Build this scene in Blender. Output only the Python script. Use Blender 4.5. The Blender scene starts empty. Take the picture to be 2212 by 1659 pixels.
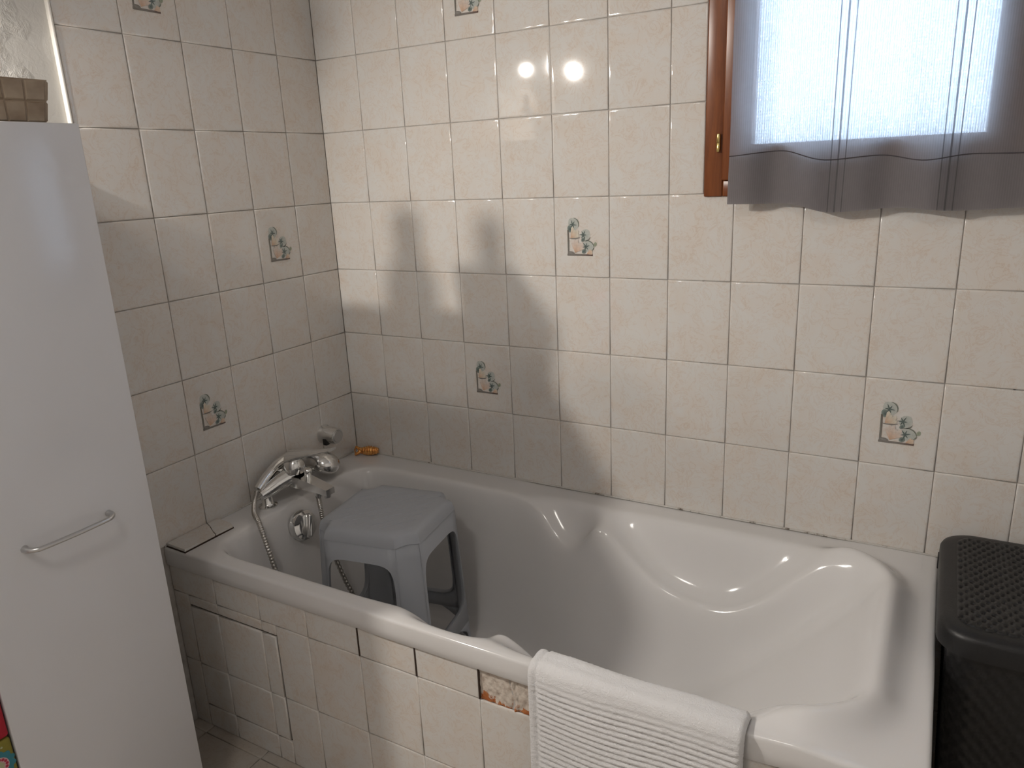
import bpy, bmesh, math, random
from mathutils import Vector, Matrix
random.seed(7)
S = bpy.context.scene
COL = S.collection
PI = math.pi

# ------------------------------------------------------------------ camera
cam_data = bpy.data.cameras.new('camera')
cam = bpy.data.objects.new('camera', cam_data)
COL.objects.link(cam)
cam.location = (1.62694, -1.75309, 1.38894)
cam.rotation_mode = 'XYZ'
cam.rotation_euler = (1.29131, 0.04364, 0.51461)
cam_data.sensor_width = 36.0
cam_data.lens = 36.0 * 1609.36 / 2212.0
cam_data.clip_start = 0.02
S.camera = cam

# ------------------------------------------------------------------ sky, exposure
world = bpy.data.worlds.new('sky')
S.world = world
world.use_nodes = True
bg = world.node_tree.nodes['Background']
bg.inputs[0].default_value = (0.83, 0.91, 1.0, 1)
bg.inputs[1].default_value = 11.0
S.view_settings.view_transform = 'Standard'
S.view_settings.look = 'None'
S.view_settings.gamma = 1.0
S.view_settings.use_curve_mapping = False
S.view_settings.exposure = 0.64
FILL_E = 19.0  # strength of the added ceiling fill light
LAMP_W = (9.0, 33.0)
LAMP_RGB = (1.0, 0.935, 0.86)
S.cycles.max_bounces = 6
S.cycles.diffuse_bounces = 3
S.cycles.glossy_bounces = 3
S.cycles.use_adaptive_sampling = True
S.cycles.adaptive_threshold = 0.07
S.cycles.adaptive_min_samples = 16
S.cycles.use_denoising = True
S.cycles.transparent_max_bounces = 8
S.cycles.sample_clamp_indirect = 6.0

# ------------------------------------------------------------------ node helpers
def new_mat(name, color, rough=0.5, metal=0.0, spec=0.5, coat=0.0):
    m = bpy.data.materials.new(name)
    m.use_nodes = True
    b = m.node_tree.nodes['Principled BSDF']
    b.inputs['Base Color'].default_value = (*color, 1)
    b.inputs['Roughness'].default_value = rough
    b.inputs['Metallic'].default_value = metal
    b.inputs['Specular IOR Level'].default_value = spec
    b.inputs['Coat Weight'].default_value = coat
    return m
def nd(m, kind, **kw):
    n = m.node_tree.nodes.new(kind)
    for k, v in kw.items():
        setattr(n, k, v)
    return n
def lk(m, a, b):
    m.node_tree.links.new(a, b)
def bsdf(m):
    return m.node_tree.nodes['Principled BSDF']
def ramp(m, fac, stops):
    r = nd(m, 'ShaderNodeValToRGB')
    el = r.color_ramp.elements
    while len(el) < len(stops):
        el.new(0.5)
    for e, (p, c) in zip(el, stops):
        e.position = p
        e.color = (*c, 1)
    lk(m, fac, r.inputs[0])
    return r.outputs[0]
def noise(m, vec, scale, detail=3.0, rough=0.55, dist=0.0):
    n = nd(m, 'ShaderNodeTexNoise')
    n.inputs['Scale'].default_value = scale
    n.inputs['Detail'].default_value = detail
    n.inputs['Roughness'].default_value = rough
    n.inputs['Distortion'].default_value = dist
    if vec is not None:
        lk(m, vec, n.inputs['Vector'])
    return n.outputs[0]
def mixc(m, fac, a, b, mode='MIX'):
    n = nd(m, 'ShaderNodeMix', data_type='RGBA', blend_type=mode)
    if isinstance(fac, (int, float)):
        n.inputs[0].default_value = fac
    else:
        lk(m, fac, n.inputs[0])
    for i, c in ((6, a), (7, b)):
        if isinstance(c, tuple):
            n.inputs[i].default_value = (*c, 1)
        else:
            lk(m, c, n.inputs[i])
    return n.outputs[2]
def math_n(m, op, a, b=None, c=None):
    n = nd(m, 'ShaderNodeMath', operation=op)
    for i, v in enumerate((a, b, c)):
        if v is None:
            continue
        if isinstance(v, (int, float)):
            n.inputs[i].default_value = v
        else:
            lk(m, v, n.inputs[i])
    return n.outputs[0]
def bump(m, h, strength, dist=0.002):
    b = nd(m, 'ShaderNodeBump')
    b.inputs['Strength'].default_value = strength
    b.inputs['Distance'].default_value = dist
    lk(m, h, b.inputs['Height'])
    lk(m, b.outputs[0], bsdf(m).inputs['Normal'])
def objvec(m, scale=(1, 1, 1), seed=True):
    tc = nd(m, 'ShaderNodeTexCoord')
    mp = nd(m, 'ShaderNodeMapping')
    mp.inputs['Scale'].default_value = scale
    lk(m, tc.outputs['Object'], mp.inputs['Vector'])
    if seed:
        oi = nd(m, 'ShaderNodeObjectInfo')
        cx = nd(m, 'ShaderNodeCombineXYZ')
        for i, k in enumerate((37.0, 71.0, 13.0)):
            lk(m, math_n(m, 'MULTIPLY', oi.outputs['Random'], k), cx.inputs[i])
        lk(m, cx.outputs[0], mp.inputs['Location'])
    return mp.outputs[0]

# ------------------------------------------------------------------ materials
M = {}
def tile_material(name, base, pinkish, vein, rough=0.045):
    m = new_mat(name, base, rough, spec=0.5)
    v = objvec(m)
    a = noise(m, v, 14.0, 4.0, 0.6, 0.6)
    b = noise(m, v, 24.0, 5.0, 0.65, 1.6)
    c1 = ramp(m, a, [(0.38, base), (0.72, pinkish)])
    ridge = math_n(m, 'ABSOLUTE', math_n(m, 'SUBTRACT', b, 0.5))
    vf = ramp(m, ridge, [(0.0, (0.8, 0.8, 0.8)), (0.03, (0, 0, 0))])
    sep = nd(m, 'ShaderNodeSeparateColor')
    lk(m, vf, sep.inputs[0])
    msk = math_n(m, 'MULTIPLY', sep.outputs[0], a)
    lk(m, mixc(m, msk, c1, vein), bsdf(m).inputs['Base Color'])
    h = noise(m, v, 9.0, 1.0, 0.4)
    bump(m, h, 0.05, 0.004)
    return m
M['tile'] = tile_material('cream_glazed_tile', (0.72, 0.70, 0.67), (0.715, 0.65, 0.585), (0.62, 0.49, 0.39))
M['floor_tile'] = tile_material('beige_floor_tile', (0.52, 0.48, 0.43), (0.50, 0.43, 0.36), (0.40, 0.32, 0.26), 0.25)
M['grout'] = new_mat('grey_grout', (0.40, 0.365, 0.33), 0.9)
_v = objvec(M['grout'], seed=False)
lk(M['grout'], ramp(M['grout'], noise(M['grout'], _v, 30, 4), [(0.3, (0.40, 0.37, 0.34)), (0.7, (0.58, 0.55, 0.52))]), bsdf(M['grout']).inputs['Base Color'])
M['dark_gap'] = new_mat('dark_brown_gap', (0.055, 0.035, 0.025), 0.95)
M['plaster'] = new_mat('rough_plaster', (0.66, 0.64, 0.60), 0.75)
_m = M['plaster']
_v = objvec(_m, seed=False)
_p = ramp(_m, noise(_m, _v, 7.0, 2), [(0.42, (0.06,) * 3), (0.56, (0.6,) * 3)])
_f = noise(_m, _v, 55, 5, 0.65, 0.6)
_k = math_n(_m, 'MULTIPLY', math_n(_m, 'SMOOTH_MIN', math_n(_m, 'MULTIPLY', _p, 2.0), 1.0, 0.1), _f)
bump(_m, _k, 0.6, 0.010)
M['paint'] = new_mat('white_paint', (0.80, 0.795, 0.79), 0.7)
_v = objvec(M['paint'], seed=False)
bump(M['paint'], noise(M['paint'], _v, 120, 3), 0.1, 0.002)
M['trim_white'] = new_mat('white_edge_trim', (0.82, 0.79, 0.73), 0.35)
M['enamel'] = new_mat('white_acrylic', (0.74, 0.725, 0.715), 0.11, spec=0.5)
_v = objvec(M['enamel'], seed=False)
bump(M['enamel'], noise(M['enamel'], _v, 5, 1), 0.02, 0.004)
M['chrome'] = new_mat('chrome', (0.78, 0.78, 0.77), 0.10, 1.0)
_v = objvec(M['chrome'])
lk(M['chrome'], ramp(M['chrome'], noise(M['chrome'], _v, 60, 3), [(0.35, (0.08,) * 3), (0.75, (0.20,) * 3)]), bsdf(M['chrome']).inputs['Roughness'])
M['steel'] = new_mat('brushed_nickel', (0.62, 0.62, 0.62), 0.28, 1.0)
M['hose'] = new_mat('steel_hose', (0.55, 0.53, 0.50), 0.3, 1.0)
M['brass'] = new_mat('brass', (0.72, 0.55, 0.22), 0.25, 1.0)
M['lacquer'] = new_mat('white_lacquer', (0.70, 0.70, 0.72), 0.16, spec=0.5)
_v = objvec(M['lacquer'], seed=False)
bump(M['lacquer'], noise(M['lacquer'], _v, 4, 1), 0.03, 0.004)
M['stool'] = new_mat('grey_plastic', (0.39, 0.41, 0.445), 0.45)
_v = objvec(M['stool'], seed=False)
bump(M['stool'], noise(M['stool'], _v, 350, 2), 0.12, 0.0006)
M['amber'] = new_mat('amber_gold', (0.80, 0.30, 0.07), 0.16, 0.75)
_v = objvec(M['amber'], seed=False)
lk(M['amber'], ramp(M['amber'], noise(M['amber'], _v, 90, 3), [(0.3, (0.55, 0.16, 0.03)), (0.75, (0.95, 0.55, 0.18))]), bsdf(M['amber']).inputs['Base Color'])
M['black'] = new_mat('black_plastic', (0.009, 0.009, 0.010), 0.42)
_v = objvec(M['black'], seed=False)
bump(M['black'], noise(M['black'], _v, 260, 3), 0.25, 0.001)
# wood
M['wood'] = new_mat('varnished_red_brown_wood', (0.25, 0.09, 0.03), 0.3)
_m = M['wood']
_v = objvec(_m, (26, 26, 2.2))
lk(_m, ramp(_m, noise(_m, _v, 2.5, 6, 0.65, 0.8), [(0.25, (0.10, 0.026, 0.008)), (0.5, (0.20, 0.060, 0.018)), (0.8, (0.28, 0.092, 0.028))]), bsdf(_m).inputs['Base Color'])
# towel
M['towel'] = new_mat('white_terry', (0.88, 0.87, 0.87), 0.95, spec=0.1)
_m = M['towel']
bsdf(_m).inputs['Sheen Weight'].default_value = 0.4
_v = objvec(_m, seed=False)
_n = noise(_m, _v, 330, 4, 0.75)
bump(_m, _n, 0.7, 0.004)
# stained mortar bed where a tile is missing
M['mortar'] = new_mat('old_tile_cement', (0.7, 0.62, 0.52), 0.9)
_m = M['mortar']
tc = nd(_m, 'ShaderNodeTexCoord')
sx = nd(_m, 'ShaderNodeSeparateXYZ')
lk(_m, tc.outputs['Object'], sx.inputs[0])
_n = noise(_m, tc.outputs['Object'], 42, 5, 0.62)
_hgt = math_n(_m, 'MULTIPLY_ADD', sx.outputs[2], -9.0, math_n(_m, 'ADD', _n, 0.14))
_o = ramp(_m, _hgt, [(0.54, (0, 0, 0)), (0.60, (1, 1, 1))])
_c = ramp(_m, noise(_m, tc.outputs['Object'], 65, 5), [(0.3, (0.42, 0.33, 0.27)), (0.5, (0.66, 0.58, 0.50)), (0.7, (0.72, 0.65, 0.57))])
_b = ramp(_m, noise(_m, tc.outputs['Object'], 90, 3), [(0.35, (0.33, 0.09, 0.025)), (0.7, (0.52, 0.19, 0.06))])
_s = nd(_m, 'ShaderNodeSeparateColor')
lk(_m, _o, _s.inputs[0])
lk(_m, mixc(_m, _s.outputs[0], _c, _b), bsdf(_m).inputs['Base Color'])
bump(_m, _n, 0.8, 0.004)
# pearly mosaic
M['pearl'] = new_mat('tan_pearl_mosaic', (0.34, 0.26, 0.19), 0.22)
_v = objvec(M['pearl'])
lk(M['pearl'], ramp(M['pearl'], noise(M['pearl'], _v, 25, 3), [(0.3, (0.24, 0.175, 0.12)), (0.7, (0.40, 0.32, 0.235))]), bsdf(M['pearl']).inputs['Base Color'])
M['red_box'] = new_mat('red_fabric', (0.42, 0.012, 0.03), 0.75)
_v = objvec(M['red_box'], seed=False)
bump(M['red_box'], noise(M['red_box'], _v, 300, 2), 0.3, 0.001)
M['olive_box'] = new_mat('olive_fabric', (0.22, 0.19, 0.025), 0.75)
_v = objvec(M['olive_box'], seed=False)
bump(M['olive_box'], noise(M['olive_box'], _v, 300, 2), 0.3, 0.001)
M['teal'] = new_mat('teal_print', (0.04, 0.21, 0.26), 0.75)
M['pale_pink'] = new_mat('pale_pink_print', (0.62, 0.40, 0.42), 0.75)
M['crimson'] = new_mat('crimson_print', (0.45, 0.03, 0.07), 0.75)
M['pale_green'] = new_mat('pale_green_print', (0.45, 0.46, 0.28), 0.75)
M['caulk'] = new_mat('stained_white_caulk', (0.6, 0.57, 0.53), 0.6)
_v = objvec(M['caulk'], seed=False)
lk(M['caulk'], ramp(M['caulk'], noise(M['caulk'], _v, 28, 4, 0.7), [(0.33, (0.16, 0.13, 0.10)), (0.40, (0.58, 0.55, 0.51)), (0.8, (0.66, 0.64, 0.61))]), bsdf(M['caulk']).inputs['Base Color'])
M['seam'] = new_mat('taupe_seam_shadow', (0.07, 0.062, 0.07), 0.9)  # dark tone paints the shadow of the hem's fold gaps
M['bottle'] = new_mat('cosmetic_bottle', (0.55, 0.50, 0.45), 0.3)
# printed motif: colours held per vertex
M['motif'] = new_mat('printed_flower_glaze', (1, 1, 1), 0.08)
_m = M['motif']
_a = nd(_m, 'ShaderNodeVertexColor', layer_name='print')
_v = objvec(_m, seed=False)
_t = noise(_m, _v, 160, 3)
lk(_m, mixc(_m, 0.35, _a.outputs[0], ramp(_m, _t, [(0.3, (0.55,) * 3), (0.7, (1.0,) * 3)]), 'MULTIPLY'), bsdf(_m).inputs['Base Color'])
# window pane: patterned frosted glass
m = bpy.data.materials.new('patterned_glass')
m.use_nodes = True
M['pane'] = m
nt = m.node_tree
for n in list(nt.nodes):
    nt.nodes.remove(n)
out = nd(m, 'ShaderNodeOutputMaterial')
tcg = nd(m, 'ShaderNodeTexCoord')
vor = nd(m, 'ShaderNodeTexVoronoi', feature='F1')
vor.inputs['Scale'].default_value = 150
vor.inputs['Randomness'].default_value = 0.25
lk(m, tcg.outputs['Object'], vor.inputs['Vector'])
pc = ramp(m, vor.outputs['Distance'], [(0.15, (1, 1, 1)), (0.55, (0.53, 0.60, 0.67))])
tr = nd(m, 'ShaderNodeBsdfTransparent')
tl = nd(m, 'ShaderNodeBsdfTranslucent')
gl = nd(m, 'ShaderNodeBsdfGlossy')
gl.inputs['Roughness'].default_value = 0.2
lk(m, pc, tr.inputs[0])
lk(m, pc, tl.inputs[0])
mx = nd(m, 'ShaderNodeMixShader')
mx.inputs[0].default_value = 0.45
lk(m, tr.outputs[0], mx.inputs[1])
lk(m, tl.outputs[0], mx.inputs[2])
mx2 = nd(m, 'ShaderNodeMixShader')
mx2.inputs[0].default_value = 0.05
lk(m, mx.outputs[0], mx2.inputs[1])
lk(m, gl.outputs[0], mx2.inputs[2])
lk(m, mx2.outputs[0], out.inputs[0])
# curtain: thin woven voile with a few heavier threads
def curtain_material(name, open_amount):
    m = bpy.data.materials.new(name)
    m.use_nodes = True
    nt = m.node_tree
    for n in list(nt.nodes):
        nt.nodes.remove(n)
    out = nd(m, 'ShaderNodeOutputMaterial')
    uv = nd(m, 'ShaderNodeUVMap', uv_map='weave')
    sp = nd(m, 'ShaderNodeSeparateXYZ')
    lk(m, uv.outputs[0], sp.inputs[0])
    u = sp.outputs[0]                      # metres across the cloth
    th = math_n(m, 'SINE', math_n(m, 'MULTIPLY', u, 2 * PI / 0.0042))
    th = math_n(m, 'MULTIPLY_ADD', th, 0.045, 0.0)
    dark = None
    for c, w in ((0.206, 0.0010), (0.219, 0.0016), (0.232, 0.0010), (0.405, 0.0010), (0.418, 0.0016), (0.431, 0.0010), (0.60, .0012)):
        t = math_n(m, 'LESS_THAN', math_n(m, 'ABSOLUTE', math_n(m, 'SUBTRACT', u, c)), w)
        dark = t if dark is None else math_n(m, 'MAXIMUM', dark, t)
    tcn = nd(m, 'ShaderNodeTexCoord')
    nz = noise(m, tcn.outputs['Object'], 90, 3)
    op = math_n(m, 'ADD', th, math_n(m, 'MULTIPLY_ADD', nz, 0.10, open_amount - 0.05))
    op = math_n(m, 'MULTIPLY', op, math_n(m, 'MULTIPLY_ADD', dark, -0.75, 1.0))
    tr = nd(m, 'ShaderNodeBsdfTransparent')
    df = nd(m, 'ShaderNodeBsdfDiffuse')
    tl = nd(m, 'ShaderNodeBsdfTranslucent')
    colr = mixc(m, dark, (0.40, 0.37, 0.38), (0.26, 0.25, 0.26))
    lk(m, colr, df.inputs[0])
    lk(m, mixc(m, dark, (0.30, 0.30, 0.315), (0.07, 0.07, 0.08)), tl.inputs[0])
    a = nd(m, 'ShaderNodeMixShader')
    a.inputs[0].default_value = 0.55
    lk(m, df.outputs[0], a.inputs[1])
    lk(m, tl.outputs[0], a.inputs[2])
    b = nd(m, 'ShaderNodeMixShader')
    lk(m, op, b.inputs[0])
    lk(m, a.outputs[0], b.inputs[1])
    lk(m, tr.outputs[0], b.inputs[2])
    lk(m, b.outputs[0], out.inputs[0])
    return m
M['curtain'] = curtain_material('taupe_voile', 0.12)
M['hem'] = curtain_material('taupe_voile_hem', 0.08)

# ------------------------------------------------------------------ geometry helpers
def link_mesh(name, me, mat, parent=None, loc=(0, 0, 0), rot=(0, 0, 0)):
    o = bpy.data.objects.new(name, me)
    COL.objects.link(o)
    if mat is not None and not me.materials:
        me.materials.append(M[mat] if isinstance(mat, str) else mat)
    o.location = loc
    o.rotation_euler = rot
    if parent is not None:
        o.parent = parent
    return o
def from_bm(name, bm, mat, parent=None, loc=(0, 0, 0), rot=(0, 0, 0), smooth=False, angle=None):
    bmesh.ops.recalc_face_normals(bm, faces=bm.faces)
    me = bpy.data.meshes.new(name)
    bm.to_mesh(me)
    bm.free()
    if smooth:
        for p in me.polygons:
            p.use_smooth = True
        if angle is not None:
            me.set_sharp_from_angle(angle=math.radians(angle))
    return link_mesh(name, me, mat, parent, loc, rot)
def from_data(name, verts, faces, mat, parent=None, loc=(0, 0, 0), rot=(0, 0, 0), smooth=True, angle=None):
    me = bpy.data.meshes.new(name)
    me.from_pydata(verts, [], faces)
    me.validate()
    me.update()
    if smooth:
        for p in me.polygons:
            p.use_smooth = True
        if angle is not None:
            me.set_sharp_from_angle(angle=math.radians(angle))
    return link_mesh(name, me, mat, parent, loc, rot)
def empty(name, loc=(0, 0, 0), rot=(0, 0, 0)):
    o = bpy.data.objects.new(name, None)
    COL.objects.link(o)
    o.location = loc
    o.rotation_euler = rot
    o.empty_display_size = 0.05
    return o
def tag(o, label=None, cat=None, group=None, kind=None):
    if label: o['label'] = label
    if cat: o['category'] = cat
    if group: o['group'] = group
    if kind: o['kind'] = kind
    return o
def bm_box(bm, x0, x1, y0, y1, z0, z1, bevel=0.0, seg=2):
    vs = [bm.verts.new((x, y, z)) for x in (x0, x1) for y in (y0, y1) for z in (z0, z1)]
    idx = [(0, 1, 3, 2), (4, 6, 7, 5), (0, 4, 5, 1), (2, 3, 7, 6), (0, 2, 6, 4), (1, 5, 7, 3)]
    fs = [bm.faces.new([vs[i] for i in f]) for f in idx]
    if bevel > 0:
        es = list({e for f in fs for e in f.edges})
        bmesh.ops.bevel(bm, geom=es, offset=bevel, segments=seg, affect='EDGES', profile=0.5)
def box(name, x0, x1, y0, y1, z0, z1, mat, parent=None, bevel=0.0, seg=2, **kw):
    bm = bmesh.new()
    bm_box(bm, x0, x1, y0, y1, z0, z1, bevel, seg)
    return from_bm(name, bm, mat, parent, smooth=bevel > 0, angle=50 if bevel > 0 else None, **kw)
def frame_at(d):
    d = d.normalized()
    up = Vector((0, 0, 1)) if abs(d.z) < 0.95 else Vector((1, 0, 0))
    a = d.cross(up).normalized()
    return a, d.cross(a).normalized()
def bm_tube(bm, pts, rad, n=12, cap=True):
    pts = [Vector(p) for p in pts]
    if isinstance(rad, (int, float)):
        rad = [rad] * len(pts)
    rings = []
    a = None
    for i, p in enumerate(pts):
        d = (pts[min(i + 1, len(pts) - 1)] - pts[max(i - 1, 0)]).normalized()
        if a is None:
            a, b = frame_at(d)
        else:
            a = (a - d * a.dot(d)).normalized()
            b = d.cross(a)
        rings.append([bm.verts.new(p + (a * math.cos(t) + b * math.sin(t)) * rad[i]) for t in [2 * PI * k / n for k in range(n)]])
    for r0, r1 in zip(rings, rings[1:]):
        for k in range(n):
            bm.faces.new((r0[k], r0[(k + 1) % n], r1[(k + 1) % n], r1[k]))
    if cap:
        bm.faces.new(rings[0][::-1])
        bm.faces.new(rings[-1])
def tube(name, pts, rad, mat, parent=None, n=12, **kw):
    bm = bmesh.new()
    bm_tube(bm, pts, rad, n)
    return from_bm(name, bm, mat, parent, smooth=True, angle=55, **kw)
def bm_lathe(bm, prof, axis=(0, 0, 1), origin=(0, 0, 0), n=28):
    ax = Vector(axis).normalized()
    a, b = frame_at(ax)
    o = Vector(origin)
    rings = []
    for r, h in prof:
        if r < 1e-6:
            rings.append([bm.verts.new(o + ax * h)])
        else:
            rings.append([bm.verts.new(o + ax * h + (a * math.cos(2 * PI * k / n) + b * math.sin(2 * PI * k / n)) * r) for k in range(n)])
    for r0, r1 in zip(rings, rings[1:]):
        for k in range(n):
            k2 = (k + 1) % n
            if len(r0) == 1 and len(r1) == 1:
                continue
            if len(r0) == 1:
                bm.faces.new((r0[0], r1[k2], r1[k]))
            elif len(r1) == 1:
                bm.faces.new((r0[k], r0[k2], r1[0]))
            else:
                bm.faces.new((r0[k], r0[k2], r1[k2], r1[k]))
def lathe(name, prof, mat, parent=None, axis=(0, 0, 1), origin=(0, 0, 0), n=28, angle=40, **kw):
    bm = bmesh.new()
    bm_lathe(bm, prof, axis, origin, n)
    return from_bm(name, bm, mat, parent, smooth=True, angle=angle, **kw)
def catmull(pts, sub=8):
    P = [Vector(p) for p in pts]
    P = [P[0] * 2 - P[1]] + P + [P[-1] * 2 - P[-2]]
    o = []
    for i in range(1, len(P) - 2):
        for k in range(sub):
            t = k / sub
            p0, p1, p2, p3 = P[i - 1:i + 3]
            o.append(0.5 * ((2 * p1) + (p2 - p0) * t + (2 * p0 - 5 * p1 + 4 * p2 - p3) * t * t + (3 * p1 - p0 - 3 * p2 + p3) * t ** 3))
    o.append(P[-2].copy())
    return o
def interp(table, x):
    if x <= table[0][0]:
        return table[0][1]
    for (x0, y0), (x1, y1) in zip(table, table[1:]):
        if x <= x1:
            t = (x - x0) / (x1 - x0)
            t = t * t * (3 - 2 * t)
            return y0 + (y1 - y0) * t
    return table[-1][1]
def sstep(a, b, x):
    t = min(1.0, max(0.0, (x - a) / (b - a)))
    return t * t * (3 - 2 * t)

# ------------------------------------------------------------------ levels of the room
Z0 = 1.717                # height of the wall-tile joint used as datum
RIM = 0.517               # top of the bath rim
TW, TH = 0.151, 0.200     # pitch of the wall tiles
WX0, WX1, WZ0, WZ1 = 1.141, 1.786, 1.311, 2.10     # window frame, outer
XR, YR, ZC = 2.40, -2.50, 2.45

# ---- walls, floor, ceiling
def wall_boxes(name, boxes, mat):
    bm = bmesh.new()
    for b in boxes:
        bm_box(bm, *b)
    o = from_bm(name, bm, mat)
    tag(o, kind='structure')
    return o
wall_back = wall_boxes('wall_back', [(-0.2, WX0 + 0.004, 0.0012, 0.2, -0.05, ZC), (WX1 - 0.004, XR + 0.1, 0.0012, 0.2, -0.05, ZC),
                                     (WX0, WX1, 0.0012, 0.2, -0.05, WZ0 + 0.004), (WX0, WX1, 0.0012, 0.2, WZ1 - 0.004, ZC)], 'grout')
wall_left = wall_boxes('wall_left', [(-0.2, -0.0015, -0.7565, 0.0015, -0.05, ZC)], 'grout')
wall_plaster = wall_boxes('wall_left_plaster', [(-0.2, -0.008, YR - 0.1, -0.7565, -0.05, ZC)], 'plaster')
wall_right = wall_boxes('wall_right', [(XR, XR + 0.1, YR - 0.1, 0.2, -0.05, ZC)], 'paint')
wall_front = wall_boxes('wall_front', [(-0.2, XR + 0.1, YR - 0.1, YR, -0.05, ZC)], 'paint')
ceiling = wall_boxes('ceiling', [(-0.2, XR + 0.1, YR - 0.1, 0.2, ZC, ZC + 0.1)], 'paint')
floor = wall_boxes('floor', [(-0.2, XR + 0.1, YR - 0.1, 0.2, -0.1, -0.0015)], 'grout')

# ---- glazed tiles: pillowed edges, shared meshes
_tile_cache = {}
def tile_mesh(w, h, t, mat):
    key = (round(w, 4), round(h, 4), round(t, 4), mat)
    if key in _tile_cache:
        return _tile_cache[key]
    hw, hh = w / 2, h / 2
    k = min(1.0, min(hw, hh) / 0.012)
    rings = [(0.0, 0.0025), (0.0, -t + 0.0016), (0.0006 * k, -t + 0.0009), (0.0016 * k, -t + 0.00035), (0.0030 * k, -t + 0.00008), (0.0048 * k, -t), (0.0085 * k, -t)]
    vs, fs = [], []
    for ins, y in rings:
        a, b = hw - ins, hh - ins
        vs += [(-a, y, -b), (a, y, -b), (a, y, b), (-a, y, b)]
    for r in range(len(rings) - 1):
        for i in range(4):
            j = (i + 1) % 4
            fs.append((r * 4 + i, r * 4 + j, r * 4 + 4 + j, r * 4 + 4 + i))
    e = (len(rings) - 1) * 4
    fs.append((e, e + 1, e + 2, e + 3))
    me = bpy.data.meshes.new('tile')
    me.from_pydata(vs, [], fs)
    for p in me.polygons:
        p.use_smooth = True
    me.materials.append(M[mat])
    _tile_cache[key] = me
    return me
GAP = 0.0017
def put_tile(parent, u0, u1, w0, w1, side='back', depth=0.0, t=0.0020, mat='tile', tilt=True, name='tile', extra=None):
    w, h = u1 - u0 - GAP, w1 - w0 - GAP
    if w < 0.006 or h < 0.006:
        return None
    cu, cw = (u0 + u1) / 2, (w0 + w1) / 2
    me = tile_mesh(w, h, t, mat)
    o = bpy.data.objects.new(name, me)
    COL.objects.link(o)
    o.parent = parent
    rx = random.gauss(0, 0.0013) if tilt else 0
    rz = random.gauss(0, 0.0013) if tilt else 0
    if extra:
        rx, rz = extra
    if side == 'back':
        o.location = (cu, depth, cw)
        o.rotation_euler = (rx, 0, rz)
    elif side == 'left':
        o.location = (depth, cu, cw)
        o.rotation_euler = (rx, 0, PI / 2 + rz)
    elif side == 'floor':
        o.location = (cu, cw, depth)
        o.rotation_euler = (-PI / 2, 0, 0)
    return o

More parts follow.
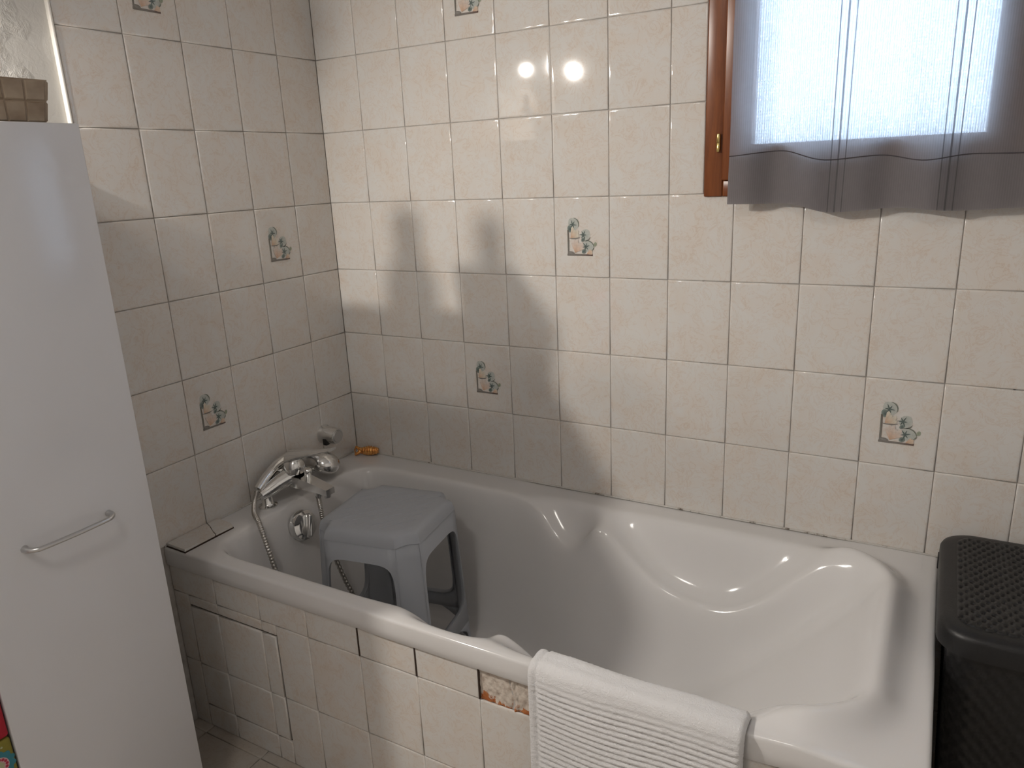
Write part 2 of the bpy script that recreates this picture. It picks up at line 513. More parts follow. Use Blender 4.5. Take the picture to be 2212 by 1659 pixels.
# ---- flower motif fired on the decor tiles
MW, MH = 0.082, 0.094
def motif_mesh():
    vs, fs, cs = [], [], []
    def poly(pts, z, cols, centre=None, ccol=None):
        b = len(vs)
        for (x, y), c in zip(pts, cols if isinstance(cols, list) else [cols] * len(pts)):
            vs.append(((x - 0.5) * MW, -z, (y - 0.42) * MH)); cs.append(c)
        if centre is None:
            fs.append(tuple(range(b, b + len(pts))))
        else:
            vs.append(((centre[0] - 0.5) * MW, -z - 0.0004, (centre[1] - 0.42) * MH)); cs.append(ccol)
            e = b + len(pts)
            for i in range(len(pts)):
                fs.append((b + i, b + (i + 1) % len(pts), e))
    def blob(cx, cy, rx, ry, rot=0.0, n=18, wob=0.0, a0=0, a1=2 * PI):
        o = []
        for i in range(n):
            a = a0 + (a1 - a0) * i / n
            r = 1 + wob * math.sin(5 * a)
            x, y = rx * r * math.cos(a), ry * r * math.sin(a)
            o.append((cx + x * math.cos(rot) - y * math.sin(rot), cy + x * math.sin(rot) + y * math.cos(rot)))
        return o
    def star(cx, cy, R, rot, n=6):
        o = []
        for i in range(2 * n):
            a = rot + PI * i / n
            r = R * (1.0 if i % 2 == 0 else 0.36) * (1 if i % 4 else 1.25)
            o.append((cx + r * math.cos(a), cy + r * math.sin(a)))
        return o
    def arc(cx, cy, rx, ry, a0, a1, w, z, col, n=12):
        out, inn = [], []
        for i in range(n + 1):
            a = a0 + (a1 - a0) * i / n
            k = w * math.sin(PI * i / n) + 0.003
            out.append((cx + (rx + k) * math.cos(a), cy + (ry + k) * math.sin(a)))
            inn.append((cx + (rx - k) * math.cos(a), cy + (ry - k) * math.sin(a)))
        b = len(vs)
        for p in out + inn:
            vs.append(((p[0] - 0.5) * MW, -z, (p[1] - 0.42) * MH)); cs.append(col)
        for i in range(n):
            fs.append((b + i, b + i + 1, b + n + 2 + i, b + n + 1 + i))
    pale = (0.58, 0.60, 0.56); dark = (0.085, 0.115, 0.115); mid = (0.27, 0.32, 0.29)
    cream = (0.74, 0.69, 0.58); peach = (0.72, 0.58, 0.46); orange = (0.70, 0.45, 0.30); pink = (0.74, 0.66, 0.60)
    brown = (0.16, 0.10, 0.085); sage = (0.22, 0.24, 0.20); greyb = (0.24, 0.22, 0.20)
    # leaves
    for cx, cy, rx, ry, rot, sx_, sy_ in ((0.22, 0.85, 0.185, 0.155, -0.5, 0.20, 0.83), (0.62, 0.56, 0.165, 0.145, 0.6, 0.55, 0.56), (0.70, 0.25, 0.20, 0.15, -0.2, 0.63, 0.25)):
        poly(blob(cx, cy, rx, ry, rot, 18, 0.03), 0.0004, pale, (cx, cy), (0.46, 0.50, 0.47))
        poly(star(sx_, sy_, 0.115, rot + 0.4), 0.0011, [mid if i % 2 else dark for i in range(12)], (sx_, sy_), dark)
    poly(blob(0.10, 0.72, 0.085, 0.10, 0.3, 12), 0.0007, mid, (0.12, 0.70), dark)
    poly(blob(0.54, 0.43, 0.07, 0.05, 0.6, 10, 0.15), 0.0009, mid, (0.54, 0.43), dark)
    poly(blob(0.57, 0.12, 0.08, 0.06, 0.4, 10, 0.1), 0.0009, mid, (0.56, 0.12), dark)
    arc(0.20, 0.84, 0.20, 0.17, -0.4, 1.4, 0.012, 0.0012, sage)
    arc(0.66, 0.22, 0.24, 0.19, 0.1, 1.7, 0.011, 0.0012, sage)
    arc(0.62, 0.55, 0.17, 0.15, -1.9, -0.3, 0.010, 0.0012, (0.20, 0.22, 0.20))
    arc(0.70, 0.27, 0.21, 0.16, -0.9, -0.2, 0.010, 0.0012, sage)
    poly(blob(0.945, 0.31, 0.05, 0.065, -0.5, 10), 0.0006, (0.40, 0.43, 0.33), (0.945, 0.30), (0.30, 0.34, 0.25))
    # blooms: fans of petals, warm at the base
    def fan(bx, by, R, a0, a1, n, base, tip, z):
        for k in range(n):
            a = a0 + (a1 - a0) * (k + 0.5) / n
            hw = (a1 - a0) / n * 0.62
            rr = R * (0.9 + 0.1 * math.sin(k * 2.3))
            pts = [(bx, by)] + [(bx + rr * s * math.cos(a + q * hw), by + rr * s * math.sin(a + q * hw)) for s, q in ((0.45, -1), (0.85, -0.9), (1.0, -0.35), (1.0, 0.35), (0.85, 0.9), (0.45, 1))]
            mx_ = tuple((b_ + t_) / 2 for b_, t_ in zip(base, tip))
            poly(pts, z + 0.00012 * (k % 2), [base, mx_, tip, tip, tip, tip, mx_])
    fan(0.12, 0.48, 0.33, 0.05, 1.45, 4, orange, cream, 0.0010)
    fan(0.27, 0.08, 0.40, 0.35, 2.05, 6, orange, pink, 0.0009)
    fan(0.66, 0.05, 0.22, -0.05, 0.9, 3, orange, peach, 0.0010)
    arc(0.22, 0.52, 0.24, 0.06, -2.4, -0.3, 0.010, 0.0014, greyb)
    # angled border
    poly([(0.015, 0.02), (0.065, 0.02), (0.070, 0.40), (0.055, 0.69), (0.010, 0.69)], 0.0008, [greyb, greyb, sage, brown, sage])
    poly([(0.0, 0.0), (0.45, 0.0), (0.86, 0.0), (0.86, 0.045), (0.45, 0.050), (0.10, 0.055), (0.0, 0.055)], 0.0009, [greyb, greyb, brown, brown, greyb, greyb, greyb])
    poly(blob(0.13, 0.075, 0.12, 0.045, -0.1, 10, 0.1), 0.0010, greyb, (0.1, 0.07), (0.30, 0.29, 0.27))
    me = bpy.data.meshes.new('flower_motif')
    me.from_pydata(vs, [], fs)
    ca = me.color_attributes.new('print', 'FLOAT_COLOR', 'POINT')
    for i, c in enumerate(cs):
        ca.data[i].color = (*c, 1)
    me.materials.append(M['motif'])
    return me
MOTIF = motif_mesh()
def put_motif(t):
    o = bpy.data.objects.new('flower_motif', MOTIF)
    COL.objects.link(o)
    o.parent = t
    o.location = (0.0012, -0.00205, -0.006)
    o['label'] = 'printed peach flowers and green leaves with a dark corner border'

# back wall: column k spans k*TW..(k+1)*TW, row r spans Z0-(r+1)*TH..Z0-r*TH
LAMPS = [Vector((0.070, -1.28, Z0 + 0.075)), Vector((0.090, -1.55, Z0 + 0.110))]
decor_back = {(5, 2), (3, -1), (3, 4), (10, 4), (8, -3), (14, 2)}
for r in range(-3, 9):
    for c in range(0, 16):
        u0, u1 = c * TW, min((c + 1) * TW, XR)
        w1 = min(Z0 - r * TH, ZC)
        w0 = max(Z0 - (r + 1) * TH, 0.0)
        if w0 < RIM - 0.01 and u0 < 1.66:
            if u1 < 1.69 or w1 <= RIM + 0.01:
                continue
        if w0 < RIM - 0.01 and u1 > 1.69 and u0 < 1.70:
            u0 = 1.70
        pieces = [(u0, u1, w0, w1)]
        if u1 > WX0 and u0 < WX1 and w1 > WZ0 + 0.01 and w0 < WZ1:
            pieces = []
            if u0 < WX0: pieces.append((u0, WX0 - 0.002, w0, w1))
            if u1 > WX1: pieces.append((WX1 + 0.002, u1, w0, w1))
            ua, ub = max(u0, WX0), min(u1, WX1)
            if w0 < WZ0: pieces.append((ua, ub, w0, WZ0 - 0.002))
            if w1 > WZ1: pieces.append((ua, ub, WZ1 + 0.002, w1))
        for p in pieces:
            ex = None
            if r == 0 and c in (4, 5):
                # the two tiles that mirror the wall spots: tilted so the reflections land on target
                L, tgt = (LAMPS[0], Vector((0.688, 0, Z0 - 0.092))) if c == 4 else (LAMPS[1], Vector((0.818, 0, Z0 - 0.107)))
                a = (cam.location - tgt).normalized() + (L - tgt).normalized()
                a.normalize()
                ex = (max(-.02, min(.02, -math.asin(a.z))), max(-.02, min(.02, math.atan2(a.x, -a.y))))
            t = put_tile(wall_back, *p, extra=ex)
            if (c, r) in decor_back and t:
                put_motif(t)
# left wall: column k counts from the corner towards the camera
decor_left = {(1, 2), (3, 4), (3, -1), (2, 7)}
for r in range(-3, 6):
    for c in range(0, 5):
        t = put_tile(wall_left, -(c + 1) * TW, -c * TW - (0.002 if c == 0 else 0), Z0 - (r + 1) * TH, min(Z0 - r * TH, ZC), side='left')
        if (c, r) in decor_left and t:
            put_motif(t)
trim = box('trim_1', -0.009, 0.0035, -0.7615, -0.7555, 0.0, ZC, 'trim_white', bevel=0.0018)
tag(trim, kind='structure')

# floor tiles: a cut strip along the bath, then whole ones
xs = [-0.134 + 0.2015 * k for k in range(13)]
for i in range(12):
    a, b = max(xs[i], 0.0), min(xs[i + 1], XR)
    put_tile(floor, a, b, -0.757, -0.728, side='floor', mat='floor_tile', tilt=False)
    if b > 1.72:
        for j in range(4):
            put_tile(floor, max(a, 1.69), b, max(-0.728 + 0.2015 * j, -0.728), min(-0.728 + 0.2015 * (j + 1), -0.002), side='floor', mat='floor_tile', tilt=False)
    for j in range(9):
        w1 = -0.757 - 0.2015 * j
        put_tile(floor, a, b, max(w1 - 0.2015, YR), w1, side='floor', mat='floor_tile', tilt=False)

# ------------------------------------------------------------------ bath
TUB_C, D = -0.390, 0.400
ARM = [(0.60, 0.0), (0.66, 0.0), (0.70, 0.006), (0.75, 0.040), (0.80, 0.086), (0.845, 0.102), (0.88, 0.080), (0.915, 0.032), (0.945, 0.030), (0.99, 0.062), (1.065, 0.118), (1.125, 0.144), (1.205, 0.156), (1.275, 0.146), (1.345, 0.105), (1.415, 0.042), (1.46, 0.010), (1.50, 0.0), (1.56, 0.0)]
def spline(tb, x):
    if x <= tb[0][0] or x >= tb[-1][0]:
        return 0.0
    i = max(k for k in range(len(tb)) if tb[k][0] <= x)
    x0, y0 = tb[i]; x1, y1 = tb[i + 1]
    def m(k):
        k0, k1 = max(k - 1, 0), min(k + 1, len(tb) - 1)
        return (tb[k1][1] - tb[k0][1]) / (tb[k1][0] - tb[k0][0])
    h = x1 - x0
    t = (x - x0) / h
    return max(0.0, (2 * t ** 3 - 3 * t * t + 1) * y0 + (t ** 3 - 2 * t * t + t) * h * m(i) + (-2 * t ** 3 + 3 * t * t) * y1 + (t ** 3 - t * t) * h * m(i + 1))
def basin(x, y):
    v = abs(y - TUB_C)
    vin = interp([(0.60, 0.288), (0.93, 0.245), (1.24, 0.243), (1.56, 0.290)], x)
    # normalised distance to each wall, 1 at the edge and 0 on the floor
    def g(dist, w, p):
        t = dist / w
        return (max(0.0, 1 - t)) ** p if t < 1 else 0.0
    a = g(x - 0.118, 0.13, 2.1)
    b = g(vin - v, interp([(0.7, 0.115), (1.1, 0.135), (1.5, 0.12)], x), 2.1)
    c = g(1.590 - x, 0.52, 1.45)
    pw = 1.7 - 0.35 * sstep(1.0, 1.3, x)
    u = 1 - (a ** pw + b ** pw + c ** pw) ** (1 / pw)
    e = 0.055
    if u <= -e: dep = 0.0
    elif u < e: dep = (u + e) ** 2 / (4 * e)
    else: dep = u
    h = -D * dep
    # scooped grab-hold and arm rest along both long sides
    T = spline(ARM, x)
    if T > 0:
        ve = 0.314
        tt = (ve - v) / 0.085
        if tt <= -0.06: q = 0.0
        elif tt < 0.06: q = 2.4 * (tt + 0.06) ** 2 / 0.24
        elif tt < 1: q = 1 - (1 - tt) ** 2.4
        else: q = 1.0
        sh = -T * min(1.0, max(0.0, q))
        k = 0.007
        hh = max(0.0, k - abs(h - sh)) / k
        h = min(h, sh) - hh * hh * k * 0.25
    # raised rolled lip round the head end
    qx, qv = abs(x - 0.86) - (0.752 - 0.13), v - (0.304 - 0.13)
    sd = math.hypot(max(qx, 0), max(qv, 0)) + min(max(qx, qv), 0) - 0.13
    env = sstep(1.40, 1.53, x)
    if env > 0:
        wdt = 0.030 if sd > -0.012 else 0.040
        h += 0.036 * env * math.exp(-((sd + 0.012) / wdt) ** 2)
    return h
def build_tub():
    NX, NY = 300, 170
    X0, X1, Y0, Y1 = 0.001, 1.682, -0.001, -0.727
    xs = [X0 + (X1 - X0) * i / NX for i in range(NX + 1)]
    ys = [Y0 + (Y1 - Y0) * j / NY for j in range(NY + 1)]
    skirt = [(0.004, -0.0010), (0.0065, -0.0030), (0.008, -0.0070), (0.008, -0.030), (0.008, -0.048), (0.006, -0.050), (0.0, -0.050)]
    XA = [(x, 0.0, x) for x in xs] + [(X1 + a, b, X1) for a, b in skirt]
    YA = [(y, 0.0, y) for y in ys] + [(Y1 - a, b, Y1) for a, b in skirt]
    import numpy as np
    hf = np.array([[basin(x, y) for y in ys] for x in xs])
    for _ in range(9):                       # soften every moulded edge
        p = np.pad(hf, 1, mode='edge')
        hf = (4 * p[1:-1, 1:-1] + 2 * (p[:-2, 1:-1] + p[2:, 1:-1] + p[1:-1, :-2] + p[1:-1, 2:]) + p[:-2, :-2] + p[2:, 2:] + p[:-2, 2:] + p[2:, :-2]) / 16.0
    vs = []
    for i, (x, dx, bx) in enumerate(XA):
        for j, (y, dy, by) in enumerate(YA):
            vs.append((x, y, RIM + float(hf[min(i, NX), min(j, NY)]) + min(dx, dy)))
    n = len(YA)
    fs = [(i * n + j, i * n + j + 1, (i + 1) * n + j + 1, (i + 1) * n + j) for i in range(len(XA) - 1) for j in range(n - 1)]
    me = bpy.data.meshes.new('tub_shell')
    me.from_pydata(vs, [], fs)
    for p in me.polygons:
        p.use_smooth = True
    me.flip_normals()
    me.update()
    if me.polygons[0].normal.z < 0:
        me.flip_normals()
    return me
bath = empty('bathtub', (0.85, TUB_C, 0.0))
tag(bath, 'white moulded bathtub with scooped arm rests built into the tiled corner', 'bathtub')
shell = link_mesh('tub_shell', build_tub(), 'enamel', bath, loc=(-0.85, -TUB_C, 0.0))
for nm, b in (('trim_2', (0.0005, 1.689, -0.0050, -0.0005, RIM - 0.001, RIM + 0.0040)), ('trim_3', (0.0005, 0.0050, -0.733, -0.005, RIM - 0.001, RIM + 0.0040))):
    tag(box(nm, *b, 'caulk', bevel=0.002), kind='structure')
# overflow and plug control on the tap end
knob = lathe('overflow_knob', [(0.0, -0.010), (0.043, -0.010), (0.044, 0.004), (0.041, 0.011), (0.030, 0.015), (0.026, 0.016), (0.0, 0.017)], 'chrome', bath, axis=(1, 0, 0.16), origin=(0.139 - 0.85, -0.402 - TUB_C, RIM - 0.062))
bm = bmesh.new()
bm_box(bm, 0.012, 0.036, -0.0085, 0.0085, -0.034, 0.034, 0.0075, 3)
from_bm('knob_grip', bm, 'chrome', knob, loc=(0.139 - 0.85, -0.402 - TUB_C, RIM - 0.062), rot=(math.radians(-18), math.radians(-9), 0), smooth=True, angle=50)

# ------------------------------------------------------------------ tiled bath front
APY = -0.730
apron = wall_boxes('wall_bath_front', [(-0.001, 1.688, -0.724, -0.700, 0.0, RIM - 0.052), (1.672, 1.688, -0.700, -0.002, 0.0, RIM - 0.052)], 'grout')
HX0, HX1, HZ0, HZ1 = 0.057, 0.364, 0.068, 0.3665
hatch = empty('access_panel', ((HX0 + HX1) / 2, APY, HZ0))
tag(hatch, 'tiled access panel with dark open joints set in the bath front', 'panel')
bm = bmesh.new(); bm_box(bm, HX0 + 0.004 - (HX0 + HX1) / 2, HX1 - 0.004 - (HX0 + HX1) / 2, 0.0015, 0.0045, 0.004, HZ1 - HZ0 - 0.004)
from_bm('backing', bm, 'grout', hatch)
rec = box('hatch_recess', HX0 - 0.001, HX1 + 0.001, -0.7252, -0.7238, HZ0 - 0.001, HZ1 + 0.001, 'dark_gap', apron)
cols = [0.0] + [0.0105 + 0.1525 * k for k in range(1, 12)]
cols = [c for c in cols if c < 1.65] + [1.688]
rows = [(0.394, RIM - 0.051), (0.195, 0.394), (0.0, 0.195)]
for (w0, w1) in rows:
    for u0, u1 in zip(cols, cols[1:]):
        if w1 > 0.45 and abs(u0 - 0.9255) < 0.02:
            mu0, mu1 = u0, u1
            continue
        ix0, ix1, iz0, iz1 = max(u0, HX0), min(u1, HX1), max(w0, HZ0), min(w1, HZ1)
        if ix0 < ix1 and iz0 < iz1:
            # part of this tile belongs to the hatch, the rest stays on the wall
            hx, hz = (HX0 + HX1) / 2, HZ0
            g = 0.003
            put_tile(hatch, ix0 - hx + (g if ix0 == HX0 else 0), ix1 - hx - (g if ix1 == HX1 else 0), iz0 - hz + (g if iz0 == HZ0 else 0), iz1 - hz - (g if iz1 == HZ1 else 0), t=0.0020, tilt=False)
            for p in ((u0, ix0, w0, w1), (ix1, u1, w0, w1), (ix0, ix1, w0, iz0), (ix0, ix1, iz1, w1)):
                if p[1] - p[0] > 0.006 and p[3] - p[2] > 0.006:
                    put_tile(apron, *p, depth=APY + 0.0016, t=0.0020)
        else:
            put_tile(apron, u0, u1, w0, w1, depth=APY + 0.0016, t=0.0020)
# the hole left by the missing tile: rough cement bed
def mortar_bed():
    NX, NZ = 50, 26
    x0, x1, z0, z1 = mu0, mu1, 0.394, RIM - 0.051
    vs = []
    for i in range(NX + 1):
        for j in range(NZ + 1):
            x = x0 + (x1 - x0) * i / NX
            z = z0 + (z1 - z0) * j / NZ
            d = 0.0010 * math.sin(x * 310 + z * 90) * math.sin(z * 260) + random.uniform(-0.0005, 0.0005)
            d += 0.0040 * math.exp(-((x - 1.005 - 0.004 * math.sin(z * 80)) / 0.0022) ** 2)
            d -= 0.0030 * math.exp(-((x - 0.998 - 0.004 * math.sin(z * 80)) / 0.003) ** 2)
            vs.append((x - (x0 + x1) / 2, -d, z - z0))
    fs = [(i * (NZ + 1) + j, (i + 1) * (NZ + 1) + j, (i + 1) * (NZ + 1) + j + 1, i * (NZ + 1) + j + 1) for i in range(NX) for j in range(NZ)]
    o = from_data('cement_bed', vs, fs, 'mortar', apron, loc=((x0 + x1) / 2, -0.7262, z0))
    o['label'] = 'bare stained cement where a tile is missing'
mortar_bed()
# recess return on the left of the missing tile
box('cement_edge', mu0 - 0.001, mu0 + 0.0012, -0.731, -0.724, 0.395, RIM - 0.052, 'dark_gap', apron)

for jx in (0.6205, 0.7730):
    box('open_joint', jx - 0.0013, jx + 0.0013, -0.7318, -0.7238, 0.3955, RIM - 0.0525, 'dark_gap', apron)
# cut tile strip lying on the rim by the left wall, cracked in two
ts = empty('tile_strip', (0.045, -0.66, RIM))
tag(ts, 'narrow cracked cream tile strip bedded on the left bath rim', 'tile')
def slab(name, pts, z0, z1, mat, parent, off):
    bm = bmesh.new()
    a = [bm.verts.new((x - off[0], y - off[1], z0)) for x, y in pts]
    b = [bm.verts.new((x - off[0], y - off[1], z1)) for x, y in pts]
    bm.faces.new(a[::-1]); bm.faces.new(b)
    for i in range(len(pts)):
        j = (i + 1) % len(pts)
        bm.faces.new((a[i], a[j], b[j], b[i]))
    bmesh.ops.bevel(bm, geom=[e for e in bm.edges if all(abs(v.co.z - z1) < 1e-6 for v in e.verts)], offset=0.0012, segments=2, affect='EDGES')
    return from_bm(name, bm, mat, parent, smooth=True, angle=35)
slab('tile', [(0.003, -0.728), (0.078, -0.731), (0.078, -0.640), (0.066, -0.634), (0.052, -0.630), (0.030, -0.616), (0.003, -0.606)], 0.0015, 0.0085, 'tile', ts, (0.045, -0.66))
slab('tile', [(0.003, -0.604), (0.031, -0.614), (0.053, -0.6285), (0.067, -0.632), (0.078, -0.638), (0.080, -0.585), (0.060, -0.575), (0.003, -0.570)], 0.0015, 0.0075, 'tile', ts, (0.045, -0.66))
slab('mortar_bed', [(0.001, -0.730), (0.080, -0.7325), (0.0815, -0.584), (0.060, -0.573), (0.001, -0.568)], -0.0005, 0.003, 'dark_gap', ts, (0.045, -0.66))

# ------------------------------------------------------------------ window with curtain
win = empty('window_1', (WX0, 0, WZ0))
tag(win, 'brown wooden window with patterned frosted glass above the bath', 'window', kind='structure')
def wpart(name, x0, x1, y0, y1, z0, z1, mat, bevel=0.003, parent=None):
    bm = bmesh.new()
    bm_box(bm, x0 - WX0, x1 - WX0, y0, y1, z0 - WZ0, z1 - WZ0, bevel, 2)
    return from_bm(name, bm, mat, parent or win, smooth=True, angle=50)
FW = 0.042
wpart('frame_stile', WX0, WX0 + FW, -0.010, 0.060, WZ0, WZ1, 'wood')
wpart('frame_stile', WX1 - FW, WX1, -0.010, 0.060, WZ0, WZ1, 'wood')
wpart('frame_rail', WX0 + FW, WX1 - FW, -0.010, 0.060, WZ0, WZ0 + 0.036, 'wood')
wpart('frame_rail', WX0 + FW, WX1 - FW, -0.010, 0.060, WZ1 - FW, WZ1, 'wood')
GX0, GX1, GZ0, GZ1 = 1.244, 1.679, Z0 - 0.297, 2.0
sx0, sx1, sz0, sz1 = WX0 + FW - 0.0005, WX1 - FW + 0.0005, WZ0 + 0.0355, WZ1 - FW + 0.0005
sash = wpart('sash', sx0, GX0, -0.020, 0.030, sz0, sz1, 'wood')
wpart('sash_stile', GX1, sx1, -0.020, 0.030, sz0, sz1, 'wood', parent=sash)
wpart('sash_rail', GX0, GX1, -0.020, 0.030, sz0, GZ0, 'wood', parent=sash)
wpart('sash_rail', GX0, GX1, -0.020, 0.030, GZ1, sz1, 'wood', parent=sash)
pane = wpart('pane', GX0, GX1, 0.010, 0.011, GZ0, GZ1, 'pane', bevel=0.0, parent=sash)
hx = 1.173 - WX0
tb = bmesh.new(); bm_lathe(tb, [(0.0, -0.020), (0.004, -0.019), (0.0048, -0.014), (0.0048, -0.001), (0.0040, 0.0), (0.0048, 0.001), (0.0048, 0.014), (0.004, 0.019), (0.0, 0.020)], (0, 0, 1), (hx, -0.0155, Z0 - 0.290 - WZ0), 14)
from_bm('hinge', tb, 'brass', win, smooth=True, angle=40)['label'] = 'small brass hinge pin'

CX0, CX1 = 1.206, 1.880
def curtain_y(x, z):
    u = x - CX0
    k = 0.35 + 0.65 * sstep(2.1, 1.40, z)
    return -0.040 + k * (0.0120 * math.sin(2 * PI * u / 0.205 - 1.2) + 0.006 * math.sin(2 * PI * u / 0.113 + 0.6 + 1.2 * z)) - 0.008 * sstep(1.45, 1.29, z)
bot = [(1.20, -0.421), (1.33, -0.422), (1.42, -0.441), (1.55, -0.434), (1.65, -0.441), (1.75, -0.437), (1.9, -0.440)]
hemt = [(1.20, -0.320), (1.305, -0.313), (1.407, -0.336), (1.501, -0.331), (1.583, -0.344), (1.66, -0.336), (1.74, -0.338), (1.9, -0.335)]
def cloth(name, z_lo, z_hi, off, mat, parent, nz, nx=150):
    vs, uv = [], []
    for i in range(nx + 1):
        x = CX0 + (CX1 - CX0) * i / nx
        a, b = z_lo(x), z_hi(x)
        for j in range(nz + 1):
            z = a + (b - a) * j / nz
            lean = 0.020 * (z - 1.3) * math.sin(2 * PI * (x - CX0) / 0.21)
            xx = x + lean * 0.5 if 0 < i < nx else x
            vs.append((xx - CX0, curtain_y(x, z) + off, z - 1.28))
            uv.append((x - CX0, z))
    fs = [(i * (nz + 1) + j, (i + 1) * (nz + 1) + j, (i + 1) * (nz + 1) + j + 1, i * (nz + 1) + j + 1) for i in range(nx) for j in range(nz)]
    me = bpy.data.meshes.new(name)
    me.from_pydata(vs, [], fs)
    l = me.uv_layers.new(name='weave')
    for lp in me.loops:
        l.data[lp.index].uv = uv[lp.vertex_index]
    for p in me.polygons:
        p.use_smooth = True
    return link_mesh(name, me, mat, parent)
curt = empty('curtain', (CX0, 0, 1.28))
tag(curt, 'sheer taupe curtain with thin vertical threads hanging over the window', 'curtain')
cloth('cloth', lambda x: Z0 + interp(bot, x), lambda x: 2.135, 0.0, 'curtain', curt, 46)
cloth('hem', lambda x: Z0 + interp(bot, x) + 0.0005, lambda x: Z0 + interp(hemt, x), 0.0035, 'hem', curt, 10)
# stitched seam along the top of the hem, darkened for the fold-gap shadow
tube('hem_seam_shadow', [(x - CX0, curtain_y(x, Z0 + interp(hemt, x)) - 0.0006, Z0 + interp(hemt, x) - 1.28) for x in [CX0 + (CX1 - CX0) * i / 80 for i in range(81)]], 0.0011, 'seam', curt, n=6)
tube('rod', [(-0.03, -0.040, 2.137 - 1.28), (CX1 - CX0 + 0.02, -0.040, 2.137 - 1.28)], 0.006, 'steel', curt)
for xx in (-0.02, CX1 - CX0 + 0.01):
    tube('rod_bracket', [(xx, 0.0, 2.137 - 1.28), (xx, -0.040, 2.137 - 1.28)], 0.004, 'steel', curt, n=8)

# ------------------------------------------------------------------ tall white cabinet
CBX, CBY0, CBY1, CBZ = 0.300, -1.262, -0.929, Z0 - 0.217
cab = empty('tall_cabinet', (0.15, (CBY0 + CBY1) / 2, 0.0))
tag(cab, 'tall glossy white cabinet with a slim bar handle beside the bath', 'cabinet')
cc = (0.15, (CBY0 + CBY1) / 2, 0)
def cpart(name, x0, x1, y0, y1, z0, z1, mat, bevel, parent=cab):
    bm = bmesh.new()
    bm_box(bm, x0 - cc[0], x1 - cc[0], y0 - cc[1], y1 - cc[1], z0, z1, bevel, 2)
    return from_bm(name, bm, mat, parent, smooth=True, angle=50)
cpart('body', 0.0, CBX - 0.020, CBY0 + 0.001, CBY1 - 0.001, 0.06, CBZ, 'lacquer', 0.001)
cpart('plinth', 0.01, CBX - 0.05, CBY0 + 0.006, CBY1 - 0.006, 0.0, 0.06, 'lacquer', 0.0)
door = cpart('door', CBX - 0.018, CBX, CBY0, CBY1, 0.062, CBZ, 'lacquer', 0.0018)
hz = Z0 - 0.9205
hp = [(CBX, -1.172, hz), (CBX + 0.012, -1.172, hz), (CBX + 0.022, -1.164, hz), (CBX + 0.026, -1.150, hz), (CBX + 0.028, -1.095, hz), (CBX + 0.026, -1.040, hz), (CBX + 0.022, -1.026, hz), (CBX + 0.012, -1.018, hz), (CBX, -1.018, hz)]
hpts = catmull([(a - cc[0], b - cc[1], c) for a, b, c in hp], 5)
nh = len(hpts)
bm = bmesh.new()
bm_tube(bm, hpts, [0.0042 + 0.0028 * abs(2 * i / (nh - 1) - 1) ** 4 for i in range(nh)], 12)
from_bm('handle', bm, 'steel', door, smooth=True, angle=60)['label'] = 'slim curved chrome bar handle'

# ------------------------------------------------------------------ mosaic pot and bottles on the cabinet
pot = empty('mosaic_pot', (0.258, -1.0225, CBZ))
pot.scale = (1.0, 1.5, 1.0)
tag(pot, 'small square tan mosaic pot standing on top of the white cabinet', 'pot')
def frustum(bm, h0, h1, z0, z1):
    a = [bm.verts.new((s * h0, t * h0, z0)) for s, t in ((-1, -1), (1, -1), (1, 1), (-1, 1))]
    b = [bm.verts.new((s * h1, t * h1, z1)) for s, t in ((-1, -1), (1, -1), (1, 1), (-1, 1))]
    bm.faces.new(a[::-1])
    for i in range(4):
        j = (i + 1) % 4
        bm.faces.new((a[i], a[j], b[j], b[i]))
    c = [bm.verts.new((s * (h1 - 0.005), t * (h1 - 0.005), z1)) for s, t in ((-1, -1), (1, -1), (1, 1), (-1, 1))]
    d = [bm.verts.new((s * (h0 - 0.005), t * (h0 - 0.005), z0 + 0.006)) for s, t in ((-1, -1), (1, -1), (1, 1), (-1, 1))]
    for i in range(4):
        j = (i + 1) % 4
        bm.faces.new((b[i], b[j], c[j], c[i]))
        bm.faces.new((c[i], c[j], d[j], d[i]))
    bm.faces.new(d)
bm = bmesh.new(); frustum(bm, 0.030, 0.037, 0.0, 0.068)
from_bm('pot_body', bm, 'pearl', pot)
for s in range(4):
    for i in range(3):
        for j in range(2):
            # mosaic pieces on each sloping face
            def P(u, v, o):
                hw = 0.030 + 0.007 * v + o
                return (u * (0.030 + 0.007 * v), -hw, 0.068 * v)
            u0, u1 = -0.98 + i * 0.655, -0.98 + (i + 1) * 0.655 - 0.05
            v0, v1 = 0.02 + j * 0.49, 0.02 + (j + 1) * 0.49 - 0.03
            q = [P(u0, v0, 0), P(u1, v0, 0), P(u1, v1, 0), P(u0, v1, 0)]
            e = [P(u0 + .03, v0 + .03, 0.002), P(u1 - .03, v0 + .03, 0.002), P(u1 - .03, v1 - .03, 0.002), P(u0 + .03, v1 - .03, 0.002)]
            o = from_data('mosaic_piece', q + e, [(0, 1, 5, 4), (1, 2, 6, 5), (2, 3, 7, 6), (3, 0, 4, 7), (4, 5, 6, 7)], 'pearl', pot, rot=(0, 0, s * PI / 2), smooth=False)
def bottle(x, y, h, r, label):
    b = empty('bottle', (x, y, CBZ))
    tag(b, label, 'bottle', 'bottles on the white cabinet')
    lathe('bottle_body', [(0, 0), (r * 0.95, 0), (r, 0.004), (r, h * 0.68), (r * 0.9, h * 0.74), (r * 0.45, h * 0.80), (r * 0.45, h * 0.84)], 'bottle', b, n=20)
    lathe('cap', [(r * 0.52, h * 0.82), (r * 0.55, h * 0.83), (r * 0.55, h * 0.99), (r * 0.5, h), (0, h)], 'lacquer', b, n=20)
bottle(0.219, -1.125, 0.172, 0.023, 'slim bottle near the front edge of the white cabinet top')
